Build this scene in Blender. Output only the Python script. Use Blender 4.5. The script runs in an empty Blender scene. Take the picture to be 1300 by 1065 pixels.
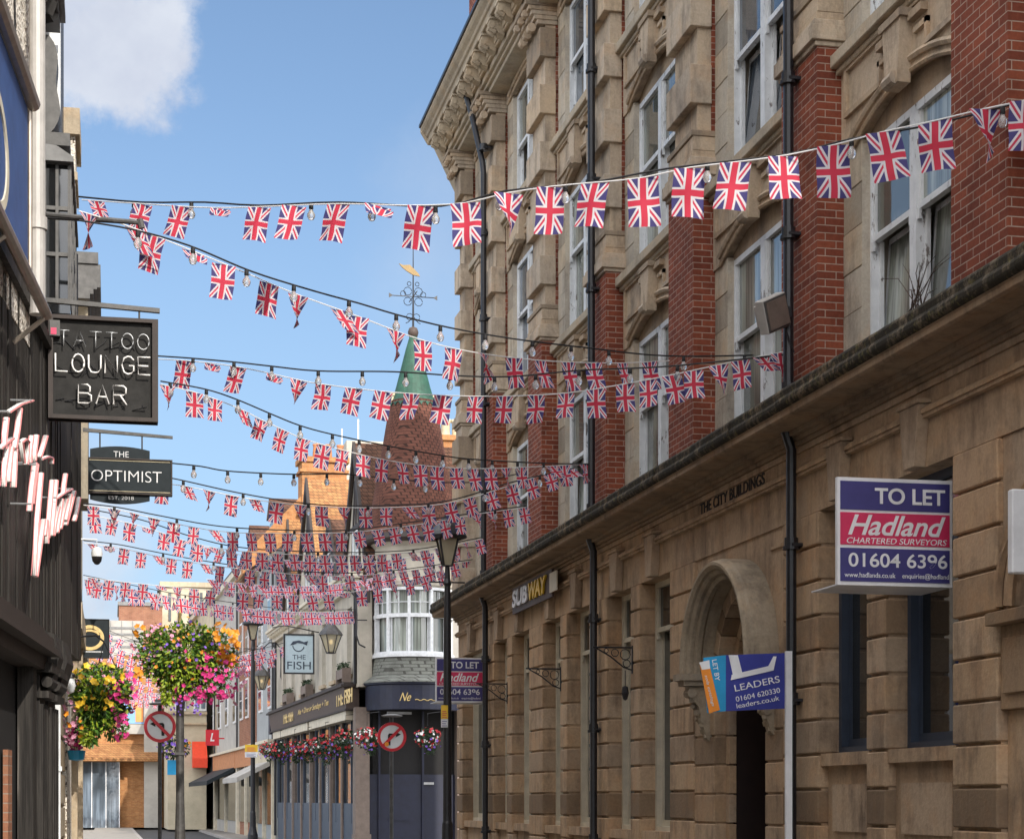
import bpy, bmesh, math, random
from mathutils import Vector, Matrix
random.seed(7)
R = math.radians
sc = bpy.context.scene
COL = sc.collection

# ------------------------------------------------------------------ camera model (pixel of the 1300 px photo -> point)
F, CX, HY, TT, CZ = 2400.0, 650.0, 1015.0, 509/2400.0, 1.6
def ratio(px):
    u = (px-CX)/F
    return (TT+u)/(1-u*TT)
SN, CS = math.sin(math.atan(TT)), math.cos(math.atan(TT))
def at(px, py, Y=None, line=None):
    """point seen at the pixel, at street distance Y or on the ground line (ax,ay,bx,by)"""
    r = ratio(px)
    if line:
        ax, ay, bx, by = line
        t = (r*ay-ax)/((bx-ax)-r*(by-ay))
        X, Y = ax+(bx-ax)*t, ay+(by-ay)*t
    else:
        X = r*Y
    d = X*SN+Y*CS
    return Vector((X, Y, (HY-py)/F*d+CZ))

# ------------------------------------------------------------------ materials
MAT = {}
def nodes_of(name):
    m = bpy.data.materials.new(name); m.use_nodes = True
    nt = m.node_tree; b = nt.nodes['Principled BSDF']
    MAT[name] = m
    return m, nt, b
def N(nt, typ, **kw):
    n = nt.nodes.new(typ)
    for k, v in kw.items(): setattr(n, k, v)
    return n
def L(nt, a, b): nt.links.new(a, b)
def math_(nt, op, a, b=None, c=None):
    n = N(nt, 'ShaderNodeMath', operation=op)
    for i, v in enumerate((a, b, c)):
        if v is None: continue
        if isinstance(v, (int, float)): n.inputs[i].default_value = v
        else: L(nt, v, n.inputs[i])
    return n.outputs[0]
def mix_(nt, fac, a, b, blend='MIX'):
    n = N(nt, 'ShaderNodeMix', data_type='RGBA', blend_type=blend)
    for i, v in ((0, fac), (6, a), (7, b)):
        if isinstance(v, (int, float)): n.inputs[i].default_value = v
        elif isinstance(v, tuple): n.inputs[i].default_value = (*v[:3], 1)
        else: L(nt, v, n.inputs[i])
    return n.outputs[2]
def ramp_(nt, fac, stops):
    n = N(nt, 'ShaderNodeValToRGB'); cr = n.color_ramp
    while len(cr.elements) > 1: cr.elements.remove(cr.elements[-1])
    for i, (p, c) in enumerate(stops):
        e = cr.elements[0] if i == 0 else cr.elements.new(p)
        e.position = p; e.color = (*c, 1) if len(c) == 3 else c
    L(nt, fac, n.inputs[0]); return n.outputs[0]
def noise_(nt, vec, scale, detail=4, rough=.6, out=0):
    n = N(nt, 'ShaderNodeTexNoise'); n.inputs['Scale'].default_value = scale
    n.inputs['Detail'].default_value = detail; n.inputs['Roughness'].default_value = rough
    if vec is not None: L(nt, vec, n.inputs['Vector'])
    return n.outputs[out]
def worldpos(nt): return N(nt, 'ShaderNodeNewGeometry').outputs['Position']
def scaled(nt, vec, s):
    n = N(nt, 'ShaderNodeVectorMath', operation='MULTIPLY'); L(nt, vec, n.inputs[0]); n.inputs[1].default_value = s
    return n.outputs[0]
def bump(nt, b, h, strength=.3, dist=.01, normal=None):
    n = N(nt, 'ShaderNodeBump'); n.inputs['Strength'].default_value = strength; n.inputs['Distance'].default_value = dist
    L(nt, h, n.inputs['Height'])
    if normal: L(nt, normal, n.inputs['Normal'])
    L(nt, n.outputs[0], b.inputs['Normal']); return n.outputs[0]

def plain(name, col, rough=.6, metal=0, var=.25, scale=6, spec=None, bumps=.15):
    m, nt, b = nodes_of(name)
    p = worldpos(nt)
    f = noise_(nt, p, scale, 5, .65)
    dark = tuple(c*(1-var) for c in col); light = tuple(min(1, c*(1+var*.7)) for c in col)
    L(nt, ramp_(nt, f, [(.3, dark), (.7, light)]), b.inputs['Base Color'])
    b.inputs['Roughness'].default_value = rough; b.inputs['Metallic'].default_value = metal
    if spec is not None: b.inputs['Specular IOR Level'].default_value = spec
    if bumps: bump(nt, b, noise_(nt, p, scale*6, 3), bumps, .004)
    return m

def stone(name, col, grime=.5, blocky=.3, moss=0):
    m, nt, b = nodes_of(name)
    p = worldpos(nt)
    geo = N(nt, 'ShaderNodeNewGeometry')
    isl = geo.outputs['Random Per Island']
    big = noise_(nt, p, .9, 6, .7)
    c = ramp_(nt, big, [(.25, tuple(v*.78 for v in col)), (.5, col), (.75, (col[0]*1.12, col[1]*1.1, col[2]*1.02))])
    c = mix_(nt, ramp_(nt, noise_(nt, p, 2.3, 4, .6), [(.5, (0, 0, 0)), (.7, (.45, .45, .45))]), c, (col[0]*1.1, col[1]*.88, col[2]*.68))
    hue = ramp_(nt, isl, [(0, (1-blocky, 1-blocky*1.05, 1-blocky*1.1)), (.3, (.97, .9, .82)), (.55, (1, .97, .93)), (.8, (1-blocky*.6, 1-blocky*.55, 1-blocky*.45)), (1, (1+blocky*.3,)*3)])
    c = mix_(nt, 1.0, c, hue, 'MULTIPLY')
    streak = noise_(nt, scaled(nt, p, (3.2, 3.2, .6)), 1.3, 7, .7)
    patch = noise_(nt, p, 1.7, 6, .7)
    streak = math_(nt, 'ADD', math_(nt, 'MULTIPLY', streak, .55), math_(nt, 'MULTIPLY', patch, .45))
    sm = ramp_(nt, streak, [(.48, (0, 0, 0)), (.66, (1, 1, 1))])
    sm = math_(nt, 'MULTIPLY', sm, grime)
    c = mix_(nt, sm, c, (col[0]*.34, col[1]*.33, col[2]*.34))
    fine = noise_(nt, p, 28, 4, .7)
    c = mix_(nt, .35, c, ramp_(nt, fine, [(.3, (.55, .52, .5)), (.7, (1.15, 1.12, 1.1))]), 'MULTIPLY')
    if moss:
        mo = noise_(nt, p, 5.5, 8, .75)
        mm = ramp_(nt, mo, [(.32, (0, 0, 0)), (.5, (1, 1, 1))])
        c = mix_(nt, mm, c, (.035, .03, .022))
        mo2 = noise_(nt, p, 13, 6, .7)
        c = mix_(nt, ramp_(nt, mo2, [(.56, (0, 0, 0)), (.66, (.7, .7, .7))]), c, (.16, .14, .05))
    L(nt, c, b.inputs['Base Color']); b.inputs['Roughness'].default_value = .88
    b.inputs['Specular IOR Level'].default_value = .2
    h = math_(nt, 'ADD', fine, math_(nt, 'MULTIPLY', noise_(nt, p, 7, 5), 1.5))
    bump(nt, b, h, .35, .012)
    return m

def bricks(name, c1, c2, mortar, bw=.225, bh=.075, polar=False, msize=.011, squash=False, rough=.85):
    m, nt, b = nodes_of(name)
    tc = N(nt, 'ShaderNodeTexCoord'); sep = N(nt, 'ShaderNodeSeparateXYZ'); L(nt, tc.outputs['Object'], sep.inputs[0])
    cb = N(nt, 'ShaderNodeCombineXYZ')
    if polar:
        a = math_(nt, 'ARCTAN2', sep.outputs[0], sep.outputs[1]); L(nt, math_(nt, 'MULTIPLY', a, 1.0), cb.inputs[0])
    else:
        L(nt, math_(nt, 'ADD', sep.outputs[0], sep.outputs[1]), cb.inputs[0])
    L(nt, sep.outputs[2], cb.inputs[1])
    t = N(nt, 'ShaderNodeTexBrick'); L(nt, cb.outputs[0], t.inputs['Vector'])
    t.inputs['Scale'].default_value = 1; t.inputs['Brick Width'].default_value = bw; t.inputs['Row Height'].default_value = bh
    t.inputs['Mortar Size'].default_value = msize*.5; t.inputs['Mortar Smooth'].default_value = .15; t.inputs['Bias'].default_value = 0
    t.inputs['Color1'].default_value = (*c1, 1); t.inputs['Color2'].default_value = (*c2, 1); t.inputs['Mortar'].default_value = (*mortar, 1)
    p = worldpos(nt)
    g = ramp_(nt, noise_(nt, p, 2.2, 6, .7), [(.3, (.68, .66, .66)), (.55, (1, 1, 1)), (.8, (1.15, 1.1, 1.08))])
    c = mix_(nt, 1, t.outputs['Color'], g, 'MULTIPLY')
    c = mix_(nt, .4, c, ramp_(nt, noise_(nt, p, 30, 4), [(.3, (.6, .6, .6)), (.7, (1.15, 1.15, 1.15))]), 'MULTIPLY')
    L(nt, c, b.inputs['Base Color']); b.inputs['Roughness'].default_value = rough
    b.inputs['Specular IOR Level'].default_value = .2
    inv = math_(nt, 'SUBTRACT', 1.0, t.outputs['Fac'])
    bump(nt, b, math_(nt, 'ADD', inv, math_(nt, 'MULTIPLY', noise_(nt, p, 40, 3), .4)), .6, .008)
    return m

stone('stone', (.54, .45, .35), .95, .38)
stone('stone_jamb', (.52, .47, .39), .8, .3)
stone('stone_ground', (.54, .40, .275), .95, .5)
stone('stone_grey', (.36, .33, .27), .6, .2)
stone('stone_hood', (.40, .34, .26), .8, .2)
stone('stone_pale', (.5, .43, .33), .5, .2)
stone('stone_cornice', (.36, .27, .19), .85, .3)
stone('stone_moss', (.3, .24, .17), .8, .3, 1)
bricks('brick', (.18, .049, .03), (.29, .08, .043), (.42, .31, .25), polar=False, msize=.010)
bricks('brick_orange', (.40, .17, .065), (.52, .25, .10), (.42, .3, .18))
bricks('brick_dull', (.30, .13, .08), (.36, .17, .10), (.33, .25, .2))
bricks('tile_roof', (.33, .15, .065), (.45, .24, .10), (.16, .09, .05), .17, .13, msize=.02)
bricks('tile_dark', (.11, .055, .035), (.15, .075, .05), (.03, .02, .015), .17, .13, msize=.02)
bricks('tile_turret', (.12, .05, .036), (.17, .07, .05), (.05, .026, .02), .06, .09, polar=True, msize=.012)
bricks('slate_band', (.20, .21, .19), (.26, .27, .24), (.1, .1, .09), .12, .1, polar=True, msize=.02)
plain('white_paint', (.74, .76, .78), .45, var=.16, scale=9)
plain('cream_paint', (.62, .56, .44), .6, var=.18, scale=4)
plain('render_white', (.47, .43, .36), .85, var=.25, scale=1.3)
plain('render_grey', (.42, .40, .37), .85, var=.2, scale=1.2)
plain('render_cream', (.52, .46, .34), .85, var=.2, scale=1.2)
plain('render_blue', (.33, .35, .36), .8, var=.15, scale=1.2)
plain('black_iron', (.016, .016, .02), .4, var=.4, scale=20, spec=.5)
plain('black_cable', (.012, .012, .014), .7, var=.1)
plain('black_timber', (.026, .023, .021), .6, var=.5, scale=7, spec=.2)
plain('dark_timber', (.035, .024, .02), .65, var=.3, scale=6)
plain('dark_carving', (.075, .072, .07), .5, var=.5, scale=8)
plain('navy', (.011, .014, .036), .5, var=.25, scale=5)
plain('blue_fascia', (.035, .085, .25), .6, var=.2, scale=5)
plain('steel_tube', (.42, .36, .3), .35, .7, var=.25, scale=6)
plain('pipe_grey', (.42, .40, .38), .45, var=.2, scale=4)
plain('galvanised', (.45, .46, .47), .4, .6, var=.15)
plain('dark_interior', (.012, .011, .012), .8, var=.2)
plain('blue_frame', (.04, .055, .085), .5, var=.2)
plain('door_brown', (.02, .01, .009), .5, var=.3)
plain('sign_slate', (.026, .033, .038), .6, var=.12, scale=10, spec=.12)
plain('sign_black', (.028, .027, .026), .6, var=.35, scale=9, spec=.12)
plain('sign_purple', (.05, .045, .19), .45, var=.16, scale=3, bumps=0)
plain('sign_red', (.62, .03, .11), .45, var=.16, scale=3, bumps=0)
plain('sign_white', (.78, .78, .8), .45, var=.16, scale=3, bumps=0)
plain('sign_blue', (.035, .045, .28), .4, var=.16, scale=3, bumps=0)
plain('sign_cyan', (.02, .32, .62), .4, var=.16, scale=3, bumps=0)
plain('sign_orange', (.85, .28, .03), .4, var=.16, scale=3, bumps=0)
plain('sign_yellow', (.82, .52, .03), .45, var=.1, bumps=0)
plain('road_red', (.58, .02, .035), .4, var=.08, bumps=0)
plain('road_white', (.72, .75, .78), .35, var=.08, bumps=0)
plain('shop_red', (.75, .06, .02), .6, var=.1, bumps=0)
plain('gold', (.3, .2, .08), .6, 0, var=.12, bumps=0)
plain('gold_paint', (.72, .53, .22), .5, var=.2, scale=20)
plain('fish_blue', (.45, .56, .62), .5, var=.06, bumps=0)
plain('pub_brown', (.075, .05, .04), .6, var=.2)
plain('pub_stone', (.2, .155, .13), .7, var=.2)
plain('copper_green', (.018, .08, .05), .6, var=.45, scale=5)
plain('terracotta', (.5, .22, .1), .8, var=.25)
plain('cream_pot', (.6, .52, .36), .8, var=.25)
plain('lead', (.2, .2, .2), .6, var=.3)
plain('slate_roof', (.09, .09, .1), .7, var=.3, scale=3)
plain('tape_white', (.75, .75, .75), .6, var=.05, bumps=0)
plain('neon_tube', (.88, .86, .84), .3, var=.04, bumps=0)
plain('neon_pink', (.8, .3, .3), .35, var=.1, bumps=0)
plain('curtain', (.5, .5, .47), .9, var=.25, scale=12)
plain('tyre', (.02, .02, .02), .8)
plain('soil', (.05, .03, .02), .9)
plain('twig', (.06, .04, .03), .8)
plain('mural_blue', (.22, .42, .72), .6, var=.25, scale=.6, bumps=0)
plain('mural_orange', (.75, .3, .09), .6, var=.25, scale=1, bumps=0)
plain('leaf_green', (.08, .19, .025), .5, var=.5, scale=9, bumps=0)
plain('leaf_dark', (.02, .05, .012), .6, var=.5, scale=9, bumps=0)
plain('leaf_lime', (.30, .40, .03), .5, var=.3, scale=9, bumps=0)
plain('petal_pink', (.8, .06, .3), .5, var=.3, scale=9, bumps=0)
plain('petal_pale', (.75, .35, .5), .5, var=.3, scale=9, bumps=0)
plain('petal_orange', (.85, .33, .03), .5, var=.2, scale=9, bumps=0)
plain('petal_yellow', (.85, .55, .04), .5, var=.2, scale=9, bumps=0)
plain('petal_purple', (.24, .12, .6), .5, var=.2, scale=9, bumps=0)
plain('petal_red', (.45, .015, .025), .5, var=.3, scale=9, bumps=0)
plain('petal_white', (.8, .8, .78), .5, var=.1, scale=9, bumps=0)
plain('asphalt', (.05, .05, .052), .9, var=.25, scale=3)
plain('paving', (.27, .25, .22), .85, var=.2, scale=2)
plain('kerb_stone', (.32, .3, .28), .85, var=.2, scale=2)

m, nt, b = nodes_of('old_paint')
p = worldpos(nt); f = noise_(nt, scaled(nt, p, (1, 1, .35)), 11, 8, .72); f2 = noise_(nt, p, 1.3, 3)
c = ramp_(nt, noise_(nt, p, 6, 5), [(.3, (.60, .62, .64)), (.7, (.76, .78, .80))])
L(nt, mix_(nt, ramp_(nt, math_(nt, 'ADD', f, math_(nt, 'MULTIPLY', f2, .22)), [(.70, (0, 0, 0)), (.74, (1, 1, 1))]), c, (.17, .15, .14)), b.inputs['Base Color'])
b.inputs['Roughness'].default_value = .5; bump(nt, b, f, .4, .006)
# pebbledash
m, nt, b = nodes_of('pebbledash')
p = worldpos(nt)
v = N(nt, 'ShaderNodeTexVoronoi'); v.inputs['Scale'].default_value = 34; L(nt, p, v.inputs['Vector'])
sepc = N(nt, 'ShaderNodeSeparateColor'); L(nt, v.outputs['Color'], sepc.inputs[0])
c = ramp_(nt, sepc.outputs[0], [(0, (.16, .12, .09)), (.16, (.2, .16, .12)), (.22, (.74, .67, .56)), (1, (.88, .83, .76))])
c = mix_(nt, .2, c, ramp_(nt, noise_(nt, p, 1.1, 5), [(.3, (.6, .57, .55)), (.7, (1.1, 1.1, 1.1))]), 'MULTIPLY')
L(nt, c, b.inputs['Base Color']); b.inputs['Roughness'].default_value = .9
bump(nt, b, v.outputs['Distance'], .8, .02)

nt = MAT['black_timber'].node_tree; b = nt.nodes['Principled BSDF']; p = worldpos(nt)
c = ramp_(nt, noise_(nt, scaled(nt, p, (16, 16, .5)), 1.5, 6, .7), [(.42, (.016, .014, .013)), (.6, (.05, .045, .04)), (.72, (.15, .135, .12))])
L(nt, c, b.inputs['Base Color'])
# window glass: dark, glossy, rippled old panes
def glass(name, col, rough=.04, spec=.6):
    m, nt, b = nodes_of(name)
    p = worldpos(nt)
    fold = ramp_(nt, noise_(nt, scaled(nt, p, (9, 9, .25)), 1.5, 4), [(.38, tuple(c*.5 for c in col)), (.6, tuple(c*1.25 for c in col))])
    L(nt, mix_(nt, ramp_(nt, noise_(nt, scaled(nt, p, (.5, .5, .3)), 1.2, 2), [(.42, (0, 0, 0)), (.58, (1, 1, 1))]), fold, tuple(c*.3 for c in col)), b.inputs['Base Color'])
    b.inputs['Roughness'].default_value = rough; b.inputs['Specular IOR Level'].default_value = spec
    b.inputs['IOR'].default_value = 1.75
    bump(nt, b, noise_(nt, p, 1.7, 2), .06, .03)
glass('glass_pale', (.33, .36, .32))
glass('glass_dark', (.03, .035, .04))
glass('glass_blue', (.16, .2, .25))
m, nt, b = nodes_of('bulb_glass')
b.inputs['Base Color'].default_value = (.85, .85, .85, 1); b.inputs['Roughness'].default_value = .05
b.inputs['Transmission Weight'].default_value = .75; b.inputs['IOR'].default_value = 1.3
m, nt, b = nodes_of('lantern_glass')
b.inputs['Base Color'].default_value = (.55, .5, .36, 1); b.inputs['Roughness'].default_value = .25
b.inputs['Transmission Weight'].default_value = .35
m, nt, b = nodes_of('warm_bulb')
b.inputs['Base Color'].default_value = (1, .7, .3, 1); b.inputs['Emission Color'].default_value = (1, .75, .4, 1); b.inputs['Emission Strength'].default_value = 1.6

# union flag cloth: crosses laid out on the flag's own UV
m, nt, b = nodes_of('union_flag')
uv = N(nt, 'ShaderNodeUVMap'); sp = N(nt, 'ShaderNodeSeparateXYZ'); L(nt, uv.outputs[0], sp.inputs[0])
a = math_(nt, 'SUBTRACT', sp.outputs[0], .5)
bb = math_(nt, 'MULTIPLY', math_(nt, 'SUBTRACT', sp.outputs[1], .5), 1.6)
aa, ab = math_(nt, 'ABSOLUTE', a), math_(nt, 'ABSOLUTE', bb)
dg = math_(nt, 'DIVIDE', math_(nt, 'ABSOLUTE', math_(nt, 'SUBTRACT', ab, math_(nt, 'MULTIPLY', aa, 1.6))), 1.887)
cr = math_(nt, 'MINIMUM', aa, ab)
c = mix_(nt, math_(nt, 'LESS_THAN', dg, .1), (.075, .065, .205), (.74, .70, .74))
c = mix_(nt, math_(nt, 'LESS_THAN', dg, .034), c, (.62, .06, .11))
c = mix_(nt, math_(nt, 'LESS_THAN', cr, .165), c, (.72, .69, .72))
c = mix_(nt, math_(nt, 'LESS_THAN', cr, .1), c, (.62, .05, .09))
L(nt, c, b.inputs['Base Color']); b.inputs['Roughness'].default_value = .7; b.inputs['Specular IOR Level'].default_value = .2
tr = N(nt, 'ShaderNodeBsdfTranslucent'); L(nt, c, tr.inputs[0])
ms = N(nt, 'ShaderNodeMixShader'); ms.inputs[0].default_value = .36
L(nt, b.outputs[0], ms.inputs[1]); L(nt, tr.outputs[0], ms.inputs[2])
L(nt, ms.outputs[0], nt.nodes['Material Output'].inputs[0])

# ------------------------------------------------------------------ mesh builder
class MB:
    def __init__(s): s.v = []; s.f = []; s.m = []; s.uv = None; s.smooth = False
    def quad(s, pts, mi=0):
        n = len(s.v); s.v += [tuple(p) for p in pts]; s.f.append(tuple(range(n, n+len(pts)))); s.m.append(mi)
    def box(s, x0, x1, y0, y1, z0, z1, mi=0):
        n = len(s.v)
        s.v += [(x, y, z) for z in (z0, z1) for y in (y0, y1) for x in (x0, x1)]
        for q in ((0, 2, 3, 1), (4, 5, 7, 6), (0, 1, 5, 4), (2, 6, 7, 3), (0, 4, 6, 2), (1, 3, 7, 5)):
            s.f.append(tuple(n+i for i in q)); s.m.append(mi)
    def cbox(s, c, sx, sy, sz, rz=0, rx=0, ry=0, mi=0):
        M = Matrix.Translation(c) @ Matrix.Rotation(rz, 4, 'Z') @ Matrix.Rotation(ry, 4, 'Y') @ Matrix.Rotation(rx, 4, 'X')
        n = len(s.v)
        s.v += [tuple(M @ Vector((x*sx/2, y*sy/2, z*sz/2))) for z in (-1, 1) for y in (-1, 1) for x in (-1, 1)]
        for q in ((0, 2, 3, 1), (4, 5, 7, 6), (0, 1, 5, 4), (2, 6, 7, 3), (0, 4, 6, 2), (1, 3, 7, 5)):
            s.f.append(tuple(n+i for i in q)); s.m.append(mi)
    def prism(s, pts, d, mi=0):
        """pts: 3-D outline, extruded by the vector d"""
        n = len(s.v); k = len(pts); d = Vector(d)
        s.v += [tuple(p) for p in pts]+[tuple(Vector(p)+d) for p in pts]
        s.f.append(tuple(range(n, n+k))); s.m.append(mi)
        s.f.append(tuple(range(n+2*k-1, n+k-1, -1))); s.m.append(mi)
        for i in range(k):
            j = (i+1) % k
            s.f.append((n+i, n+k+i, n+k+j, n+j)); s.m.append(mi)
    def tube(s, pts, r, seg=8, mi=0, cap=True):
        pts = [Vector(p) for p in pts]; n = len(s.v); K = len(pts)
        rr = r if isinstance(r, (list, tuple)) else [r]*K
        for i, p in enumerate(pts):
            t = (pts[min(i+1, K-1)]-pts[max(i-1, 0)]).normalized()
            ref = Vector((0, 0, 1)) if abs(t.z) < .9 else Vector((1, 0, 0))
            u = t.cross(ref).normalized(); w = t.cross(u)
            for k in range(seg):
                a = 2*math.pi*k/seg
                s.v.append(tuple(p+(u*math.cos(a)+w*math.sin(a))*rr[i]))
        for i in range(K-1):
            for k in range(seg):
                k2 = (k+1) % seg
                s.f.append((n+i*seg+k, n+i*seg+k2, n+(i+1)*seg+k2, n+(i+1)*seg+k)); s.m.append(mi)
        if cap:
            s.f.append(tuple(range(n, n+seg))); s.m.append(mi)
            s.f.append(tuple(n+(K-1)*seg+k for k in reversed(range(seg)))); s.m.append(mi)
    def lathe(s, prof, c=(0, 0, 0), seg=20, mi=0, a0=0, a1=2*math.pi):
        """prof: list of (r,z)"""
        n = len(s.v); K = len(prof); full = abs(a1-a0-2*math.pi) < 1e-6
        cols = seg if full else seg+1
        for r, z in prof:
            for k in range(cols):
                a = a0+(a1-a0)*k/seg
                s.v.append((c[0]+r*math.cos(a), c[1]+r*math.sin(a), c[2]+z))
        for i in range(K-1):
            for k in range(seg):
                k2 = (k+1) % cols if full else k+1
                s.f.append((n+i*cols+k, n+i*cols+k2, n+(i+1)*cols+k2, n+(i+1)*cols+k)); s.m.append(mi)
    def ring(s, c, ux, uy, r0, r1, d, seg=32, a0=0, a1=2*math.pi, mi=0, sx=1):
        """flat ring with thickness d (vector); sx squashes along ux"""
        c = Vector(c); ux = Vector(ux); uy = Vector(uy); d = Vector(d)
        for k in range(seg):
            a, e = a0+(a1-a0)*k/seg, a0+(a1-a0)*(k+1)/seg
            P = lambda r, t: c+ux*(r*math.cos(t)*sx)+uy*(r*math.sin(t))
            if r0 > 0: s.prism([P(r0, a), P(r1, a), P(r1, e), P(r0, e)], d, mi)
            else: s.prism([c, P(r1, a), P(r1, e)], d, mi)
    def split(s, ex):
        """separate builders, one per group of pieces whose boxes (grown by ex) touch"""
        par = list(range(len(s.v)))
        def find(a):
            while par[a] != a: par[a] = par[par[a]]; a = par[a]
            return a
        for f in s.f:
            r = find(f[0])
            for k in f[1:]: par[find(k)] = r
        bb = {}
        for i, v in enumerate(s.v):
            r = find(i); b_ = bb.setdefault(r, [list(v), list(v)])
            for k in range(3): b_[0][k] = min(b_[0][k], v[k]); b_[1][k] = max(b_[1][k], v[k])
        rs = list(bb); g = {r: r for r in rs}
        def gf(a):
            while g[a] != a: g[a] = g[g[a]]; a = g[a]
            return a
        for i, a in enumerate(rs):
            A = bb[a]
            for c in rs[i+1:]:
                C_ = bb[c]
                if all(A[0][k]-ex[k] <= C_[1][k] and C_[0][k]-ex[k] <= A[1][k] for k in range(3)): g[gf(a)] = gf(c)
        out = {}
        for f, mi in zip(s.f, s.m):
            out.setdefault(gf(find(f[0])), []).append((f, mi))
        res = []
        for fs in out.values():
            m_ = MB(); mp = {}
            for f, mi in fs:
                for k in f:
                    if k not in mp: mp[k] = len(m_.v); m_.v.append(s.v[k])
                m_.f.append(tuple(mp[k] for k in f)); m_.m.append(mi)
            res.append(m_)
        return res
    def build(s, name, mats, parent=None, org=(0, 0, 0), loc=(0, 0, 0), smooth=False, bevel=0):
        me = bpy.data.meshes.new(name)
        o3 = Vector(org)
        me.from_pydata([tuple(Vector(v)-o3) for v in s.v], [], s.f)
        ml = mats if isinstance(mats, (list, tuple)) else [mats]
        for q in ml: me.materials.append(MAT[q])
        for p, mi in zip(me.polygons, s.m):
            p.material_index = min(mi, len(ml)-1); p.use_smooth = smooth
        bm = bmesh.new(); bm.from_mesh(me); bmesh.ops.recalc_face_normals(bm, faces=bm.faces[:]); bm.to_mesh(me); bm.free()
        o = bpy.data.objects.new(name, me); COL.objects.link(o); o.location = loc
        if parent is not None: o.parent = parent
        if bevel:
            bv = o.modifiers.new('bevel', 'BEVEL'); bv.width = bevel; bv.segments = 1; bv.limit_method = 'ANGLE'
        return o

def tag(o, label=None, cat=None, group=None, kind=None):
    if label: o['label'] = label
    if cat: o['category'] = cat
    if group: o['group'] = group
    if kind: o['kind'] = kind
    return o
def thing(name, label, cat, loc=(0, 0, 0), rz=0, group=None):
    o = bpy.data.objects.new(name, None); COL.objects.link(o); o.empty_display_size = .2
    o.location = loc; o.rotation_euler = (0, 0, rz)
    return tag(o, label, cat, group)
def copy_tree(o, parent=None):
    c = o.copy(); COL.objects.link(c); c.parent = parent
    for ch in list(o.children): copy_tree(ch, c)
    return c
def dup(o, label, loc, rz=None):
    c = copy_tree(o); c.location = loc
    if rz is not None: c.rotation_euler = (0, 0, rz)
    c['label'] = label
    return c
def place(proto, parent, loc, sc_=(1, 1, 1), rz=None):
    """another copy of a part (with its sub-parts) on a thing"""
    c = copy_tree(proto, parent); c.location = loc; c.scale = sc_
    if rz is not None: c.rotation_euler = (0, 0, rz)
    return c

FACE = {'cam': (Vector((1, 0, 0)), Vector((0, 0, 1)), Vector((0, -1, 0))),      # board turned to the camera end of the street
        'left': (Vector((0, -1, 0)), Vector((0, 0, 1)), Vector((-1, 0, 0))),    # on the right-hand walls
        'right': (Vector((0, 1, 0)), Vector((0, 0, 1)), Vector((1, 0, 0)))}
def text(s, mat, o, face, w=None, h=None, parent=None, name='lettering', ext=.004, shear=0, bold=0, align='C', ital=0, rot=0, smooth=False):
    """lettering as a mesh, fitted into width w / height h; o = point (centre or left-bottom) in the parent's space"""
    cu = bpy.data.curves.new('t', 'FONT'); cu.body = s; cu.extrude = 1; cu.shear = shear; cu.offset = bold; cu.size = 1
    ob = bpy.data.objects.new('t', cu); COL.objects.link(ob)
    dg_ = bpy.context.evaluated_depsgraph_get(); dg_.update()
    me = bpy.data.meshes.new_from_object(ob.evaluated_get(dg_))
    bpy.data.objects.remove(ob)
    xs = [v.co.x for v in me.vertices]; ys = [v.co.y for v in me.vertices]
    if not xs: return None
    x0, x1, y0, y1 = min(xs), max(xs), min(ys), max(ys)
    sx = (w/(x1-x0)) if w else None; sy = (h/(y1-y0)) if h else None
    sx = sx or sy; sy = sy or sx
    ux, uy, un = FACE[face] if isinstance(face, str) else face
    if rot:
        ux, uy = ux*math.cos(rot)+uy*math.sin(rot), uy*math.cos(rot)-ux*math.sin(rot)
    o = Vector(o)
    cx, cy = ((x0+x1)/2, (y0+y1)/2) if align == 'C' else (x0, y0)
    for v in me.vertices:
        x, y, z = v.co
        v.co = o+ux*((x-cx)*sx)+uy*((y-cy)*sy)+un*(ext if z > 0 else -.001)
    me.materials.clear(); me.materials.append(MAT[mat]); me.name = name
    obj = bpy.data.objects.new(name, me); COL.objects.link(obj)
    if parent: obj.parent = parent
    return obj

# ------------------------------------------------------------------ camera, sun, sky
cam = bpy.data.cameras.new('camera'); co = bpy.data.objects.new('camera', cam); COL.objects.link(co)
co.location = (0, 0, CZ); co.rotation_euler = (R(90), 0, -math.atan(TT))
cam.sensor_width = 36; cam.lens = 36*F/1300; cam.shift_y = (HY-532.5)/1300; cam.clip_end = 3000
sc.camera = co
SUN_AZ, SUN_EL = R(14.5), R(29)     # azimuth away from straight behind the camera, towards the right
tosun = Vector((math.sin(SUN_AZ)*math.cos(SUN_EL), -math.cos(SUN_AZ)*math.cos(SUN_EL), math.sin(SUN_EL)))
sl = bpy.data.lights.new('sun', 'SUN'); sl.energy = 3.3; sl.angle = R(.53); sl.color = (1, .93, .82)
so = bpy.data.objects.new('sun', sl); COL.objects.link(so); so.rotation_euler = tosun.to_track_quat('Z', 'Y').to_euler(); so.location = (0, 0, 40)
w = bpy.data.worlds.new('World'); sc.world = w; w.use_nodes = True
nt = w.node_tree; bg = nt.nodes['Background']; bg.inputs[1].default_value = .125
sky = N(nt, 'ShaderNodeTexSky', sky_type='NISHITA'); sky.sun_disc = False
sky.sun_elevation = SUN_EL; sky.sun_rotation = math.atan2(tosun.x, tosun.y)
sky.altitude = 50; sky.air_density = 1.0; sky.dust_density = .25; sky.ozone_density = 2.2
tc = N(nt, 'ShaderNodeTexCoord'); dirv = tc.outputs['Generated']
wn = noise_(nt, dirv, 11, 9, .66, 1)
wv = N(nt, 'ShaderNodeVectorMath', operation='MULTIPLY_ADD'); L(nt, wn, wv.inputs[0]); wv.inputs[1].default_value = (.10,)*3; 
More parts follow.
